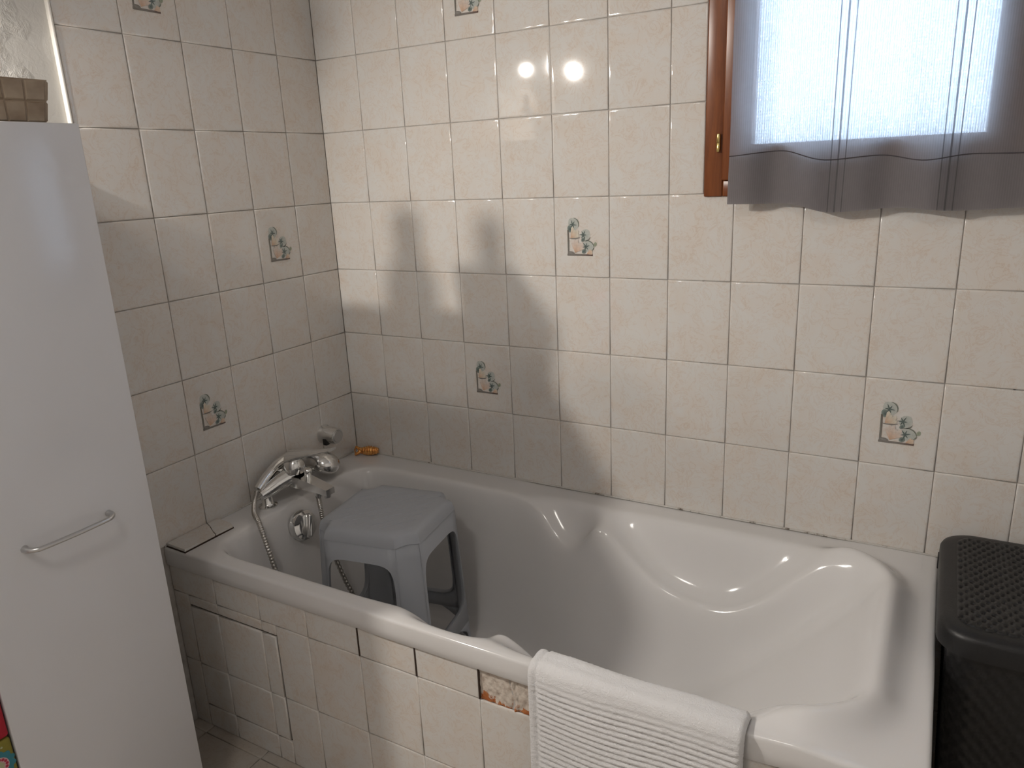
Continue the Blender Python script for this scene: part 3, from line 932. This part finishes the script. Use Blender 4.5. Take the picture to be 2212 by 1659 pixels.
bottle(0.142, -1.125, 0.178, 0.026, 'slim bottle nearer the wall on the white cabinet top')

# ------------------------------------------------------------------ printed boxes left of the cabinet
def storage_box(name, mat, z0, z1, label):
    t = empty(name, (0.155, -1.4365, z0))
    tag(t, label, 'box')
    bm = bmesh.new()
    bm_box(bm, -0.145, 0.145, -0.172, 0.172, 0.0, z1 - z0 - 0.002, 0.006, 3)
    from_bm('box_body', bm, mat, t, smooth=True, angle=50)
    return t
olive = storage_box('storage_box', 'olive_box', 0.0, 0.482, 'olive green box with a teal flower print left of the cabinet')
red = storage_box('storage_box', 'red_box', 0.482, 0.80, 'plain red box stacked on the olive printed box')
def disc(name, mat, parent, y, z, pts_r, lift, n=48):
    bm = bmesh.new()
    a, b = [], []
    for k in range(n):
        t = 2 * PI * k / n
        r = pts_r(t)
        a.append(bm.verts.new((0.145, y + r * math.cos(t), z + r * math.sin(t))))
        b.append(bm.verts.new((0.145 + lift, y + r * math.cos(t), z + r * math.sin(t))))
    bm.faces.new(b)
    for k in range(n):
        j = (k + 1) % n
        bm.faces.new((a[k], a[j], b[j], b[k]))
    return from_bm(name, bm, mat, parent)
fy, fz = -1.2925 + 1.4365, 0.437
fl = disc('flower_print', 'teal', olive, fy, fz, lambda t: 0.0235 + 0.0045 * abs(math.sin(6 * t)), 0.0006, 64)
disc('flower_ring', 'pale_pink', fl, fy, fz, lambda t: 0.0165, 0.0010)
for k in range(14):
    a = 2 * PI * k / 14
    disc('petal_print', 'crimson', fl, fy + 0.0128 * math.cos(a), fz + 0.0128 * math.sin(a), lambda t: 0.0025, 0.0014, 10)
disc('flower_centre', 'pale_green', fl, fy, fz, lambda t: 0.0085 + 0.001 * math.sin(7 * t), 0.0014)
for k in range(12):
    a = 2 * PI * k / 12 + 0.2
    if fy + 0.034 * math.cos(a) < 0.165:
        disc('dot_print', 'pale_green', olive, fy + 0.034 * math.cos(a), fz + 0.034 * math.sin(a), lambda t: 0.002, 0.0006, 8)

# ------------------------------------------------------------------ bath mixer with hand shower
mx_y = -0.372
tap = empty('bath_mixer', (0.06, mx_y, RIM))
tag(tap, 'chrome lever bath mixer standing on the left rim of the bathtub', 'tap')
def tp(x, y, z):
    return (x - 0.06, y - mx_y, z - RIM)
for s in (-1, 1):
    lathe('pillar', [(0.0, 0.0), (0.026, 0.0), (0.026, 0.004), (0.018, 0.007), (0.0155, 0.010), (0.0155, 0.052), (0.0, 0.053)], 'chrome', tap, origin=tp(0.062, mx_y + s * 0.075, RIM), n=24)
# body: two drooping arms meeting in a central hub
bm = bmesh.new()
bp = catmull([tp(0.062, mx_y - 0.096, RIM + 0.040), tp(0.066, mx_y - 0.075, RIM + 0.046), tp(0.080, mx_y - 0.035, RIM + 0.062), tp(0.090, mx_y, RIM + 0.070), tp(0.080, mx_y + 0.035, RIM + 0.062), tp(0.066, mx_y + 0.075, RIM + 0.046), tp(0.062, mx_y + 0.096, RIM + 0.040)], 6)
nb = len(bp)
bm_tube(bm, bp, [0.015 + 0.012 * (1 - abs(2 * i / (nb - 1) - 1)) for i in range(nb)], 18)
from_bm('body', bm, 'chrome', tap, smooth=True, angle=60)
# spout: flat tapering bar reaching over the bath
def loft_rect(name, secs, mat, parent, bev=0.004):
    bm = bmesh.new()
    rings = []
    for (c, w, h) in secs:
        c = Vector(c)
        rings.append([bm.verts.new(c + Vector((0, s * w, t * h))) for s, t in ((-1, -1), (1, -1), (1, 1), (-1, 1))])
    for a, b in zip(rings, rings[1:]):
        for i in range(4):
            j = (i + 1) % 4
            bm.faces.new((a[i], a[j], b[j], b[i]))
    bm.faces.new(rings[0][::-1]); bm.faces.new(rings[-1])
    es = [e for e in bm.edges if e.calc_face_angle(0) > 0.7]
    bmesh.ops.bevel(bm, geom=es, offset=bev, segments=3, affect='EDGES')
    return from_bm(name, bm, mat, parent, smooth=True, angle=40)
sp = loft_rect('spout', [(tp(0.085, mx_y, RIM + 0.062), 0.024, 0.017), (tp(0.13, mx_y, RIM + 0.058), 0.021, 0.016), (tp(0.19, mx_y, RIM + 0.051), 0.018, 0.011), (tp(0.230, mx_y, RIM + 0.044), 0.016, 0.009)], 'chrome', tap)
lathe('aerator', [(0.0, 0.0), (0.012, 0.0), (0.012, 0.012), (0.0, 0.012)], 'chrome', sp, origin=tp(0.214, mx_y, RIM + 0.026), n=20)
lathe('hose_outlet', [(0.0, 0.0), (0.008, 0.0), (0.0115, 0.008), (0.0115, 0.024), (0.0, 0.024)], 'chrome', sp, origin=tp(0.182, mx_y, RIM + 0.018), n=20)
lathe('diverter', [(0.0, 0.0), (0.010, 0.0), (0.010, 0.022), (0.0115, 0.024), (0.0115, 0.032), (0.009, 0.035), (0.0, 0.035)], 'chrome', sp, origin=tp(0.152, mx_y, RIM + 0.064), n=20)
# lever: dome over the cartridge and a thin curved blade
dome = lathe('lever', [(0.028, 0.0), (0.029, 0.012), (0.027, 0.026), (0.020, 0.037), (0.010, 0.043), (0.0, 0.044)], 'chrome', tap, axis=(0.12, 0, 1), origin=tp(0.100, mx_y, RIM + 0.084), n=28)
lb = catmull([tp(0.090, mx_y, RIM + 0.122), tp(0.130, mx_y, RIM + 0.136), tp(0.185, mx_y, RIM + 0.152), tp(0.255, mx_y, RIM + 0.172)], 6)
bm = bmesh.new()
rings = []
for i, p in enumerate(lb):
    t = i / (len(lb) - 1)
    w = 0.025 - 0.009 * t
    h = 0.019 * (1 - t) ** 1.5 + 0.0042
    rings.append([bm.verts.new(p + Vector((0, w * math.cos(a), h * math.sin(a)))) for a in [2 * PI * k / 14 for k in range(14)]])
for a, b in zip(rings, rings[1:]):
    for k in range(14):
        bm.faces.new((a[k], a[(k + 1) % 14], b[(k + 1) % 14], b[k]))
bm.faces.new(rings[0][::-1]); bm.faces.new(rings[-1])
from_bm('lever_blade', bm, 'chrome', dome, smooth=True, angle=60)
tube('cradle', [tp(0.070, mx_y - 0.012, RIM + 0.075), tp(0.052, mx_y - 0.012, RIM + 0.082), tp(0.044, mx_y - 0.012, RIM + 0.098)], 0.008, 'chrome', tap)

hs = empty('hand_shower', (0.05, -0.34, RIM + 0.06))
tag(hs, 'chrome hand shower with metal hose resting behind the bath mixer', 'shower head')
def hp_(x, y, z):
    return (x - 0.05, y + 0.34, z - RIM - 0.06)
hpth = catmull([hp_(0.056, -0.470, RIM + 0.058), hp_(0.050, -0.430, RIM + 0.078), hp_(0.046, -0.380, RIM + 0.096), hp_(0.046, -0.320, RIM + 0.104), hp_(0.050, -0.262, RIM + 0.088), hp_(0.056, -0.230, RIM + 0.066)], 6)
nn = len(hpth)
tube('handle', hpth, [0.0115 + 0.004 * math.sin(PI * i / (nn - 1)) for i in range(nn)], 'chrome', hs, n=16)
lathe('collar', [(0.0, -0.004), (0.0125, -0.004), (0.0135, 0.0), (0.0135, 0.016), (0.012, 0.020), (0.0, 0.020)], 'chrome', hs, axis=(-0.1, 0.82, 0.5), origin=hp_(0.0525, -0.452, RIM + 0.066), n=18)
lathe('spray_head', [(0.0, -0.020), (0.036, -0.020), (0.043, -0.012), (0.045, 0.0), (0.042, 0.012), (0.033, 0.024), (0.018, 0.032), (0.0, 0.035)], 'chrome', hs, axis=(0.20, 0.25, 0.95), origin=hp_(0.064, -0.216, RIM + 0.042), n=32)
# corrugated hose: down over the rim, along the tub floor, back up to the mixer
hosep = catmull([(0.057, -0.474, RIM + 0.055), (0.064, -0.492, RIM + 0.035), (0.090, -0.520, RIM + 0.017), (0.128, -0.540, RIM + 0.002), (0.163, -0.552, RIM - 0.060), (0.195, -0.550, RIM - 0.16), (0.245, -0.525, RIM - 0.29), (0.280, -0.470, RIM - 0.365), (0.285, -0.390, RIM - 0.375), (0.262, -0.340, RIM - 0.340), (0.222, -0.350, RIM - 0.24), (0.196, -0.373, RIM - 0.10), (0.184, -0.371, RIM - 0.02), (0.182, -0.372, RIM + 0.019)], 44)
bm = bmesh.new()
bm_tube(bm, [Vector(hp_(*p)) for p in hosep], [0.0072 if i % 4 < 2 else 0.0058 for i in range(len(hosep))], 10)
from_bm('hose', bm, 'hose', hs, smooth=True, angle=70)['label'] = 'ribbed metal shower hose'

# wall bracket for the hand shower
brk = empty('shower_bracket', (0.0, -0.146, Z0 - 1.095))
tag(brk, 'round chrome hand shower bracket on the left tiled wall', 'bracket')
lathe('bracket_body', [(0.0, 0.001), (0.030, 0.001), (0.030, 0.006), (0.0275, 0.010), (0.0255, 0.055), (0.0235, 0.060), (0.0, 0.060)], 'chrome', brk, axis=(1, 0, 0), n=32)
tube('bracket_rim', [(0.0585, 0.0215 * math.cos(q), 0.0215 * math.sin(q)) for q in [2 * PI * k / 24 for k in range(25)]], 0.0022, 'steel', brk, n=8)
box('bracket_slot', 0.020, 0.036, -0.0272, -0.006, -0.0262, -0.004, 'black', brk, bevel=0.003)
lathe('end_cap', [(0.0, 0.060), (0.019, 0.060), (0.018, 0.063), (0.0, 0.064)], 'steel', brk, axis=(1, 0, 0), n=28)

# ------------------------------------------------------------------ amber trinket in the corner
tr_ = empty('amber_trinket', (0.058, -0.032, RIM + 0.001), (0, 0, math.radians(24)))
tr_.scale = (1.25, 1.15, 1.25)
tag(tr_, 'small shiny amber ribbed fish-shaped trinket on the rim in the corner', 'trinket')
bm = bmesh.new()
pp, rr = [], []
for i in range(29):
    t = i / 28
    pp.append((-0.008 + 0.046 * t, 0.0, 0.0125))
    rr.append((0.0045 + 0.0085 * math.sin(PI * (0.12 + 0.80 * t)) ** 0.8) * (1.0 if i % 4 < 2 else 0.86))
bm_tube(bm, pp, rr, 16)
from_bm('ribbed_body', bm, 'amber', tr_, smooth=True, angle=50)
for s in (-1, 1):
    tube('tail_fin', [(-0.006, 0, 0.0125), (-0.014, 0.004 * s, 0.0125 + s * 0.004), (-0.024, 0.007 * s, 0.0125 + s * 0.009)], [0.004, 0.0048, 0.003], 'amber', tr_, n=10)
tube('fin_ring', [(-0.020 + 0.005 * math.cos(a), 0.0, 0.012 + 0.009 * math.sin(a)) for a in [2 * PI * k / 16 for k in range(17)]], 0.0018, 'amber', tr_, n=8)

# ------------------------------------------------------------------ grey plastic stool in the bath
SC, SR, S_TOP, S_BOT = (0.452, -0.402), math.radians(9), RIM + 0.052, RIM - D + 0.004
st = empty('plastic_stool', (SC[0], SC[1], S_BOT), (0, 0, SR))
tag(st, 'grey plastic step stool with open sides standing in the bathtub', 'stool')
SH = S_TOP - S_BOT
def half(z):            # half side of the square section at height z
    return 0.162 - (0.162 - 0.142) * (z / SH)
def seat_mesh():
    bm = bmesh.new()
    def ring(h, ch, z, dip=0.0):
        # square with scalloped (inward-curved) corners
        pts = []
        for q in range(4):
            a = q * PI / 2
            loc = [(h, -h + ch), (h, h - ch)]
            for k in range(7):
                loc.append((h, -h + ch + (2 * h - 2 * ch) * (k + 1) / 8.0)) if False else None
            side = [(h, -h + ch + (2 * (h - ch)) * k / 8.0) for k in range(9)]
            for x, y in side:
                pts.append((x * math.cos(a) - y * math.sin(a), x * math.sin(a) + y * math.cos(a)))
            for k in range(1, 6):
                t = k / 6
                # scallop from (h, h-ch) to (h-ch, h)
                x = h - ch * t
                y = h - ch + ch * t
                m_ = dip * math.sin(PI * t)
                x -= m_ * 0.707; y -= m_ * 0.707
                pts.append((x * math.cos(a) - y * math.sin(a), x * math.sin(a) + y * math.cos(a)))
        return [bm.verts.new((x, y, z)) for x, y in pts]
    T = SH
    rs = [ring(0.108, 0.030, T - 0.0005, 0.004), ring(0.122, 0.036, T, 0.008), ring(0.132, 0.040, T - 0.003, 0.011), ring(0.138, 0.043, T - 0.010, 0.012), ring(0.142, 0.045, T - 0.022, 0.011), ring(half(T - 0.031) + 0.0006, 0.046, T - 0.031, 0.0098)]
    for a, b in zip(rs, rs[1:]):
        n = len(a)
        for i in range(n):
            j = (i + 1) % n
            bm.faces.new((a[i], a[j], b[j], b[i]))
    bm.faces.new(rs[0])
    return bm
seat = from_bm('seat', seat_mesh(), 'stool', st, smooth=True, angle=40)
# anti-slip ribs across the seat
for k in range(-4, 5):
    bm = bmesh.new()
    off = k * 0.036
    # diagonal lines clipped to the seat square
    e = 0.104
    def clip(o):
        pts = []
        for t in (-e, e):
            if abs(t + o) <= e: pts.append((t, t + o))
            if abs(t - o) <= e: pts.append((t - o, t))
        return (min(pts), max(pts)) if len(pts) >= 2 else None
    c = clip(off)
    if c is None or (Vector(c[0]) - Vector(c[1])).length < 0.03:
        continue
    a_, b_ = c
    bm_tube(bm, [(a_[0], -a_[1] * -1, SH - 0.0002), (b_[0], b_[1], SH - 0.0002)], 0.0010, 6)
    from_bm('seat_rib', bm, 'stool', seat)
def side_panel(q):
    # flat trapezoid panel in (u, z) with a big rounded window and an arch under the stretcher
    CH = 0.046
    def hu(z):
        return half(z) - CH * (1 + 0.15 * (1 - z / SH))
    zt, zb = SH - 0.030, 0.0
    z_w1, z_w0, z_a = SH - 0.075, 0.125, 0.078
    n = 40
    hole, outer = [], []
    for k in range(n):
        a = 2 * PI * k / n
        ca, sa = math.cos(a), math.sin(a)
        pw = 0.34
        sxx = math.copysign(abs(ca) ** pw, ca); szz = math.copysign(abs(sa) ** pw, sa)
        z = (z_w0 + z_w1) / 2 + szz * (z_w1 - z_w0) / 2
        u = sxx * (hu(z) - 0.004)
        hole.append((u, z))
    hole_edges = []
    bm = bmesh.new()
    def P(u, z, o=0.0):
        h = half(z) + o
        return Vector((h, u, z))
    # outer ring: same angular order projected on the panel outline
    for (u, z), k in zip(hole, range(n)):
        a = 2 * PI * k / n
        ca, sa = math.cos(a), math.sin(a)
        m = max(abs(ca), abs(sa))
        ox, oz = ca / m, sa / m
        zz = (zt + z_a) / 2 + oz * (zt - z_a) / 2
        outer.append((ox * hu(zz) * 1.02, zz))
    H = [bm.verts.new(P(*p)) for p in hole]
    O = [bm.verts.new(P(*p)) for p in outer]
    Hi = [bm.verts.new(P(u, z, -0.010)) for u, z in hole]
    Ho = [bm.verts.new(P(u * 0.985, z + (0.002 if z < (z_w0 + z_w1) / 2 else -0.002), 0.0014)) for u, z in hole]
    for i in range(n):
        j = (i + 1) % n
        bm.faces.new((O[i], O[j], H[j], H[i]))
        bm.faces.new((H[i], H[j], Ho[j], Ho[i]))
        bm.faces.new((Ho[i], Ho[j], Hi[j], Hi[i]))
    # feet either side of the arch below the stretcher
    for s in (-1, 1):
        f = []
        for t in range(7):
            z = z_a * (1 - t / 6.0)
            f.append((bm.verts.new(P(s * hu(z) * 1.02, z)), bm.verts.new(P(s * (hu(z) * 1.02 - 0.012 - 0.045 * (1 - math.sin(PI / 2 * min(1, t / 3.0)))), z))))
        for a, b in zip(f, f[1:]):
            bm.faces.new((a[0], a[1], b[1], b[0]))
    o = from_bm('side_panel', bm, 'stool', st, rot=(0, 0, q * PI / 2), smooth=True, angle=45)
    md = o.modifiers.new('thickness', 'SOLIDIFY'); md.thickness = 0.0035; md.offset = -1
    # corner leg: rounded, slightly hollowed strip between two panels
    bm = bmesh.new()
    rings = []
    for t in range(13):
        z = zt * (1 - t / 12.0)
        h = half(z); c = h - hu(z)
        row = []
        for k in range(9):
            s = k / 8.0
            x = h - c * s; y = h - c + c * s
            bul = math.sin(PI * s) * (-0.010 + 0.016 * sstep(0, 4, t)) * 0.707
            row.append(bm.verts.new((x + bul, y + bul, z)))
        rings.append(row)
    for a, b in zip(rings, rings[1:]):
        for k in range(8):
            bm.faces.new((a[k], a[k + 1], b[k + 1], b[k]))
    o = from_bm('leg', bm, 'stool', st, rot=(0, 0, q * PI / 2), smooth=True, angle=60)
    md = o.modifiers.new('thickness', 'SOLIDIFY'); md.thickness = 0.0035; md.offset = -1
for q in range(4):
    side_panel(q)

# ------------------------------------------------------------------ ribbed bath mat hung over the rim
def towel():
    TX0, TX1 = 1.047, 1.434
    # profile in (y, z): outside bottom -> over the rim -> a little way inside
    raw = [(-0.7480, RIM - 0.440), (-0.7470, RIM - 0.30), (-0.7475, RIM - 0.16), (-0.7470, RIM - 0.06), (-0.7460, RIM - 0.015), (-0.7400, RIM + 0.0025), (-0.7250, RIM + 0.0042), (-0.7080, RIM + 0.0038), (-0.7000, RIM - 0.004), (-0.6960, RIM - 0.018), (-0.6900, RIM - 0.034)]
    P = catmull([(0, a, b) for a, b in raw], 40)
    # resample by arc length at 2.4 mm
    L = [0.0]
    for a, b in zip(P, P[1:]):
        L.append(L[-1] + (b - a).length)
    n = int(L[-1] / 0.0024)
    prof = []
    i = 0
    for k in range(n + 1):
        s = L[-1] * k / n
        while i < len(L) - 2 and L[i + 1] < s:
            i += 1
        t = (s - L[i]) / max(1e-9, L[i + 1] - L[i])
        p = P[i].lerp(P[i + 1], t)
        d = (P[i + 1] - P[i]).normalized()
        prof.append((s, p, Vector((0, -d.z, d.y))))       # outward normal
    top_s = max(prof, key=lambda q: q[1].z)[0]
    NXT = 110
    outer, inner = [], []
    for j in range(NXT + 1):
        f = j / NXT
        x = TX0 + (TX1 - TX0) * f
        edge = min(f, 1 - f) * (TX1 - TX0)
        for s, p, nrm in prof:
            rib_amt = sstep(0.018, 0.028, edge) if f < 0.5 else sstep(0.004, 0.010, edge)
            rib_amt *= sstep(top_s - 0.020, top_s - 0.075, s)
            drift = 0.004 * math.sin(f * 5.0)
            rib = abs(math.sin(PI * (s + drift) / 0.0115)) ** 0.7
            thick = 0.0105 + rib_amt * (0.0042 * rib - 0.0022)
            thick += 0.0016 * math.sin(f * 9 + s * 14) + random.uniform(-0.0006, 0.0006)
            if edge < 0.008:
                thick *= math.sqrt(max(0.05, 1 - (1 - edge / 0.008) ** 2))
            if f < 0.5 and abs(edge - 0.019) < 0.0022:
                thick -= 0.0022
            # hang: a slow swing away from the apron towards the free end
            hang = sstep(RIM - 0.08, RIM - 0.42, p.z) * (0.008 + 0.006 * math.sin(f * 6.5))
            xx = x + 0.014 * sstep(RIM, RIM - 0.4, p.z) * (0.5 - f) * 0.4 + random.uniform(-0.0003, 0.0003)
            q = p + nrm * thick
            outer.append((xx, q.y - hang, q.z))
            q = p + nrm * 0.0004
            inner.append((xx, q.y - hang, q.z))
    m = len(prof)
    vs = outer + inner
    B = len(outer)
    fs = []
    for j in range(NXT):
        for k in range(m - 1):
            fs.append((j * m + k, (j + 1) * m + k, (j + 1) * m + k + 1, j * m + k + 1))
            fs.append((B + j * m + k, B + j * m + k + 1, B + (j + 1) * m + k + 1, B + (j + 1) * m + k))
    for k in range(m - 1):
        fs.append((k, k + 1, B + k + 1, B + k))
        a = NXT * m
        fs.append((a + k + 1, a + k, B + a + k, B + a + k + 1))
    for j in range(NXT):
        fs.append((j * m, B + j * m, B + (j + 1) * m, (j + 1) * m))
        fs.append((j * m + m - 1, (j + 1) * m + m - 1, B + (j + 1) * m + m - 1, B + j * m + m - 1))
    o = from_data('bath_mat', [(x - 1.24, y + 0.73, z - RIM) for x, y, z in vs], fs, 'towel', None, loc=(1.24, -0.73, RIM))
    tag(o, 'white ribbed terry bath mat draped over the front rim of the bathtub', 'bath mat')
    return o
towel()

# ------------------------------------------------------------------ black laundry hamper
HX, HY, HW, HD, HT = 1.862, -0.232, 0.176, 0.208, Z0 - 1.118
ham = empty('laundry_hamper', (HX, HY, 0.0))
tag(ham, 'black rattan-look plastic laundry hamper at the foot of the bathtub', 'hamper')
def rrect(hx, hy, r, n=8):
    o = []
    for q, (sx_, sy_) in enumerate(((1, 1), (-1, 1), (-1, -1), (1, -1))):
        for k in range(n + 1):
            a = q * PI / 2 + PI / 2 * k / n
            o.append((sx_ * (hx - r) + r * math.cos(a), sy_ * (hy - r) + r * math.sin(a)))
    return o
def loft(name, secs, mat, parent, cap0=True, cap1=True, angle=45):
    bm = bmesh.new()
    rs = [[bm.verts.new((x, y, z)) for x, y in rrect(hx, hy, r)] for hx, hy, r, z in secs]
    n = len(rs[0])
    for a, b in zip(rs, rs[1:]):
        for i in range(n):
            j = (i + 1) % n
            bm.faces.new((a[i], a[j], b[j], b[i]))
    if cap0: bm.faces.new(rs[0][::-1])
    if cap1: bm.faces.new(rs[-1])
    return from_bm(name, bm, mat, parent, smooth=True, angle=angle)
def hamper_body():
    # woven relief modelled on the four sides
    NR, z0, z1 = 110, 0.0, HT - 0.034
    base = rrect(HW - 0.014, HD - 0.012, 0.045, 10)
    # resample the outline evenly
    per = [0.0]
    for a, b in zip(base, base[1:] + base[:1]):
        per.append(per[-1] + math.hypot(b[0] - a[0], b[1] - a[1]))
    tot = per[-1]
    N = 260
    ring = []
    i = 0
    for k in range(N):
        s = tot * k / N
        while per[i + 1] < s:
            i += 1
        t = (s - per[i]) / (per[i + 1] - per[i])
        a, b = base[i], base[(i + 1) % len(base)]
        ring.append((a[0] + (b[0] - a[0]) * t, a[1] + (b[1] - a[1]) * t))
    vs = []
    for r in range(NR + 1):
        z = z0 + (z1 - z0) * r / NR
        sc = 0.80 + 0.19 * (z / z1)
        for k, (x, y) in enumerate(ring):
            w = math.sin(2 * PI * k / N * 52) * (1 if int(r / 3) % 2 else -1)
            d = 0.0022 * w * abs(math.sin(PI * (r % 3 + 0.5) / 3)) if 0.06 < z < z1 - 0.03 else 0.0
            l = math.hypot(x, y)
            vs.append((x * sc + x / l * d, y * sc + y / l * d, z))
    fs = [(r * N + k, r * N + (k + 1) % N, (r + 1) * N + (k + 1) % N, (r + 1) * N + k) for r in range(NR) for k in range(N)]
    fs.append(tuple(range(N))[::-1])
    return from_data('hamper_body', vs, fs, 'black', ham)
hamper_body()
def hamper_lid():
    lid = loft('lid', [(HW - 0.004, HD - 0.004, 0.055, HT - 0.046), (HW, HD, 0.060, HT - 0.044), (HW, HD, 0.060, HT - 0.014), (HW - 0.003, HD - 0.003, 0.060, HT - 0.006), (HW - 0.010, HD - 0.010, 0.055, HT - 0.002), (HW - 0.022, HD - 0.022, 0.048, HT)], 'black', ham, cap0=True, cap1=True, angle=60)
    # raised weave over the top panel
    NX, NY = 112, 132
    hx, hy = HW - 0.028, HD - 0.028
    vs = []
    P_ = 0.0165
    for i in range(NX + 1):
        for j in range(NY + 1):
            x, y = -hx + 2 * hx * i / NX, -hy + 2 * hy * j / NY
            cx, cy = x / P_, y / P_ * 1.25
            row = math.floor(cy)
            ph = (cx + (0.5 if row % 2 else 0.0)) % 1.0
            fy_ = cy - row
            hole = sstep(0.17, 0.10, abs(ph - 0.5)) * sstep(0.36, 0.24, abs(fy_ - 0.5))
            z = 0.0012 + 0.0008 * math.sin(PI * fy_) * math.cos(2 * PI * ph) - 0.0042 * hole
            e = min(hx - abs(x), hy - abs(y))
            rc = 0.040
            qx, qy = abs(x) - (hx - rc), abs(y) - (hy - rc)
            if qx > 0 and qy > 0:
                e = min(e, rc - math.hypot(qx, qy))
            z = z * sstep(0.0, 0.006, e) - (0.004 if e <= 0 else 0)
            vs.append((x, y, HT + 0.0016 + z))
    fs = [(i * (NY + 1) + j, (i + 1) * (NY + 1) + j, (i + 1) * (NY + 1) + j + 1, i * (NY + 1) + j + 1) for i in range(NX) for j in range(NY)]
    from_data('lid_weave', vs, fs, 'black', lid)
    box('latch', -HW - 0.002, -HW + 0.002, 0.115, 0.140, HT - 0.052, HT - 0.024, 'black', ham, bevel=0.0015)
hamper_lid()

# ------------------------------------------------------------------ twin wall spots over the basin corner
fix = empty('wall_spotlights', (-0.008, (LAMPS[0].y + LAMPS[1].y) / 2, LAMPS[0].z + 0.03))
tag(fix, 'twin wall spotlight bar on the plaster wall, mirrored in the tiles', 'lamp')
def fp(v):
    return Vector(v) - Vector(fix.location)
box('wall_bar', 0.0, 0.018, -0.24, 0.24, -0.02, 0.02, 'steel', fix, bevel=0.003)
for L, LW in zip(LAMPS, LAMP_W):
    aim = (Vector((1.3, -0.6, 0.3)) - L).normalized()
    arm = tube('arm', [fp((0.006, L.y, fix.location.z)), fp(L - aim * 0.058)], 0.006, 'steel', fix, n=8)
    lathe('spot_cup', [(0.0, -0.060), (0.020, -0.060), (0.026, -0.050), (0.040, -0.022), (0.038, -0.022), (0.024, -0.048), (0.0, -0.052)], 'steel', fix, axis=aim, origin=fp(L), n=24)
    ld = bpy.data.lights.new('bulb', 'SPOT')
    ld.spot_size = math.radians(165)
    ld.spot_blend = 1.0
    ld.energy = LW
    ld.color = LAMP_RGB
    ld.shadow_soft_size = 0.016
    lo = bpy.data.objects.new('bulb', ld)
    COL.objects.link(lo)
    lo.parent = fix
    lo.location = fp(L)
    lo.rotation_mode = 'QUATERNION'
    lo.rotation_quaternion = aim.to_track_quat('-Z', 'Y')

# ------------------------------------------------------------------ added fill light, a dome on the unseen ceiling
cl = empty('ceiling_fill_light', (1.05, -2.02, ZC))
tag(cl, 'added fill light, a round glowing dome on the unseen ceiling', 'lamp')
lathe('fill_base', [(0.0, -0.001), (0.150, -0.001), (0.150, -0.022), (0.140, -0.026), (0.0, -0.026)], 'lacquer', cl, n=40)
m = bpy.data.materials.new('fill_glow_glass')
m.use_nodes = True
bsdf(m).inputs['Base Color'].default_value = (0.9, 0.88, 0.84, 1)
bsdf(m).inputs['Emission Color'].default_value = (1.0, 0.94, 0.87, 1)
bsdf(m).inputs['Emission Strength'].default_value = FILL_E
M['opal'] = m
lathe('fill_dome', [(0.138, -0.022), (0.138, -0.030), (0.128, -0.050), (0.100, -0.070), (0.055, -0.083), (0.0, -0.087)], 'opal', cl, n=40, angle=80)
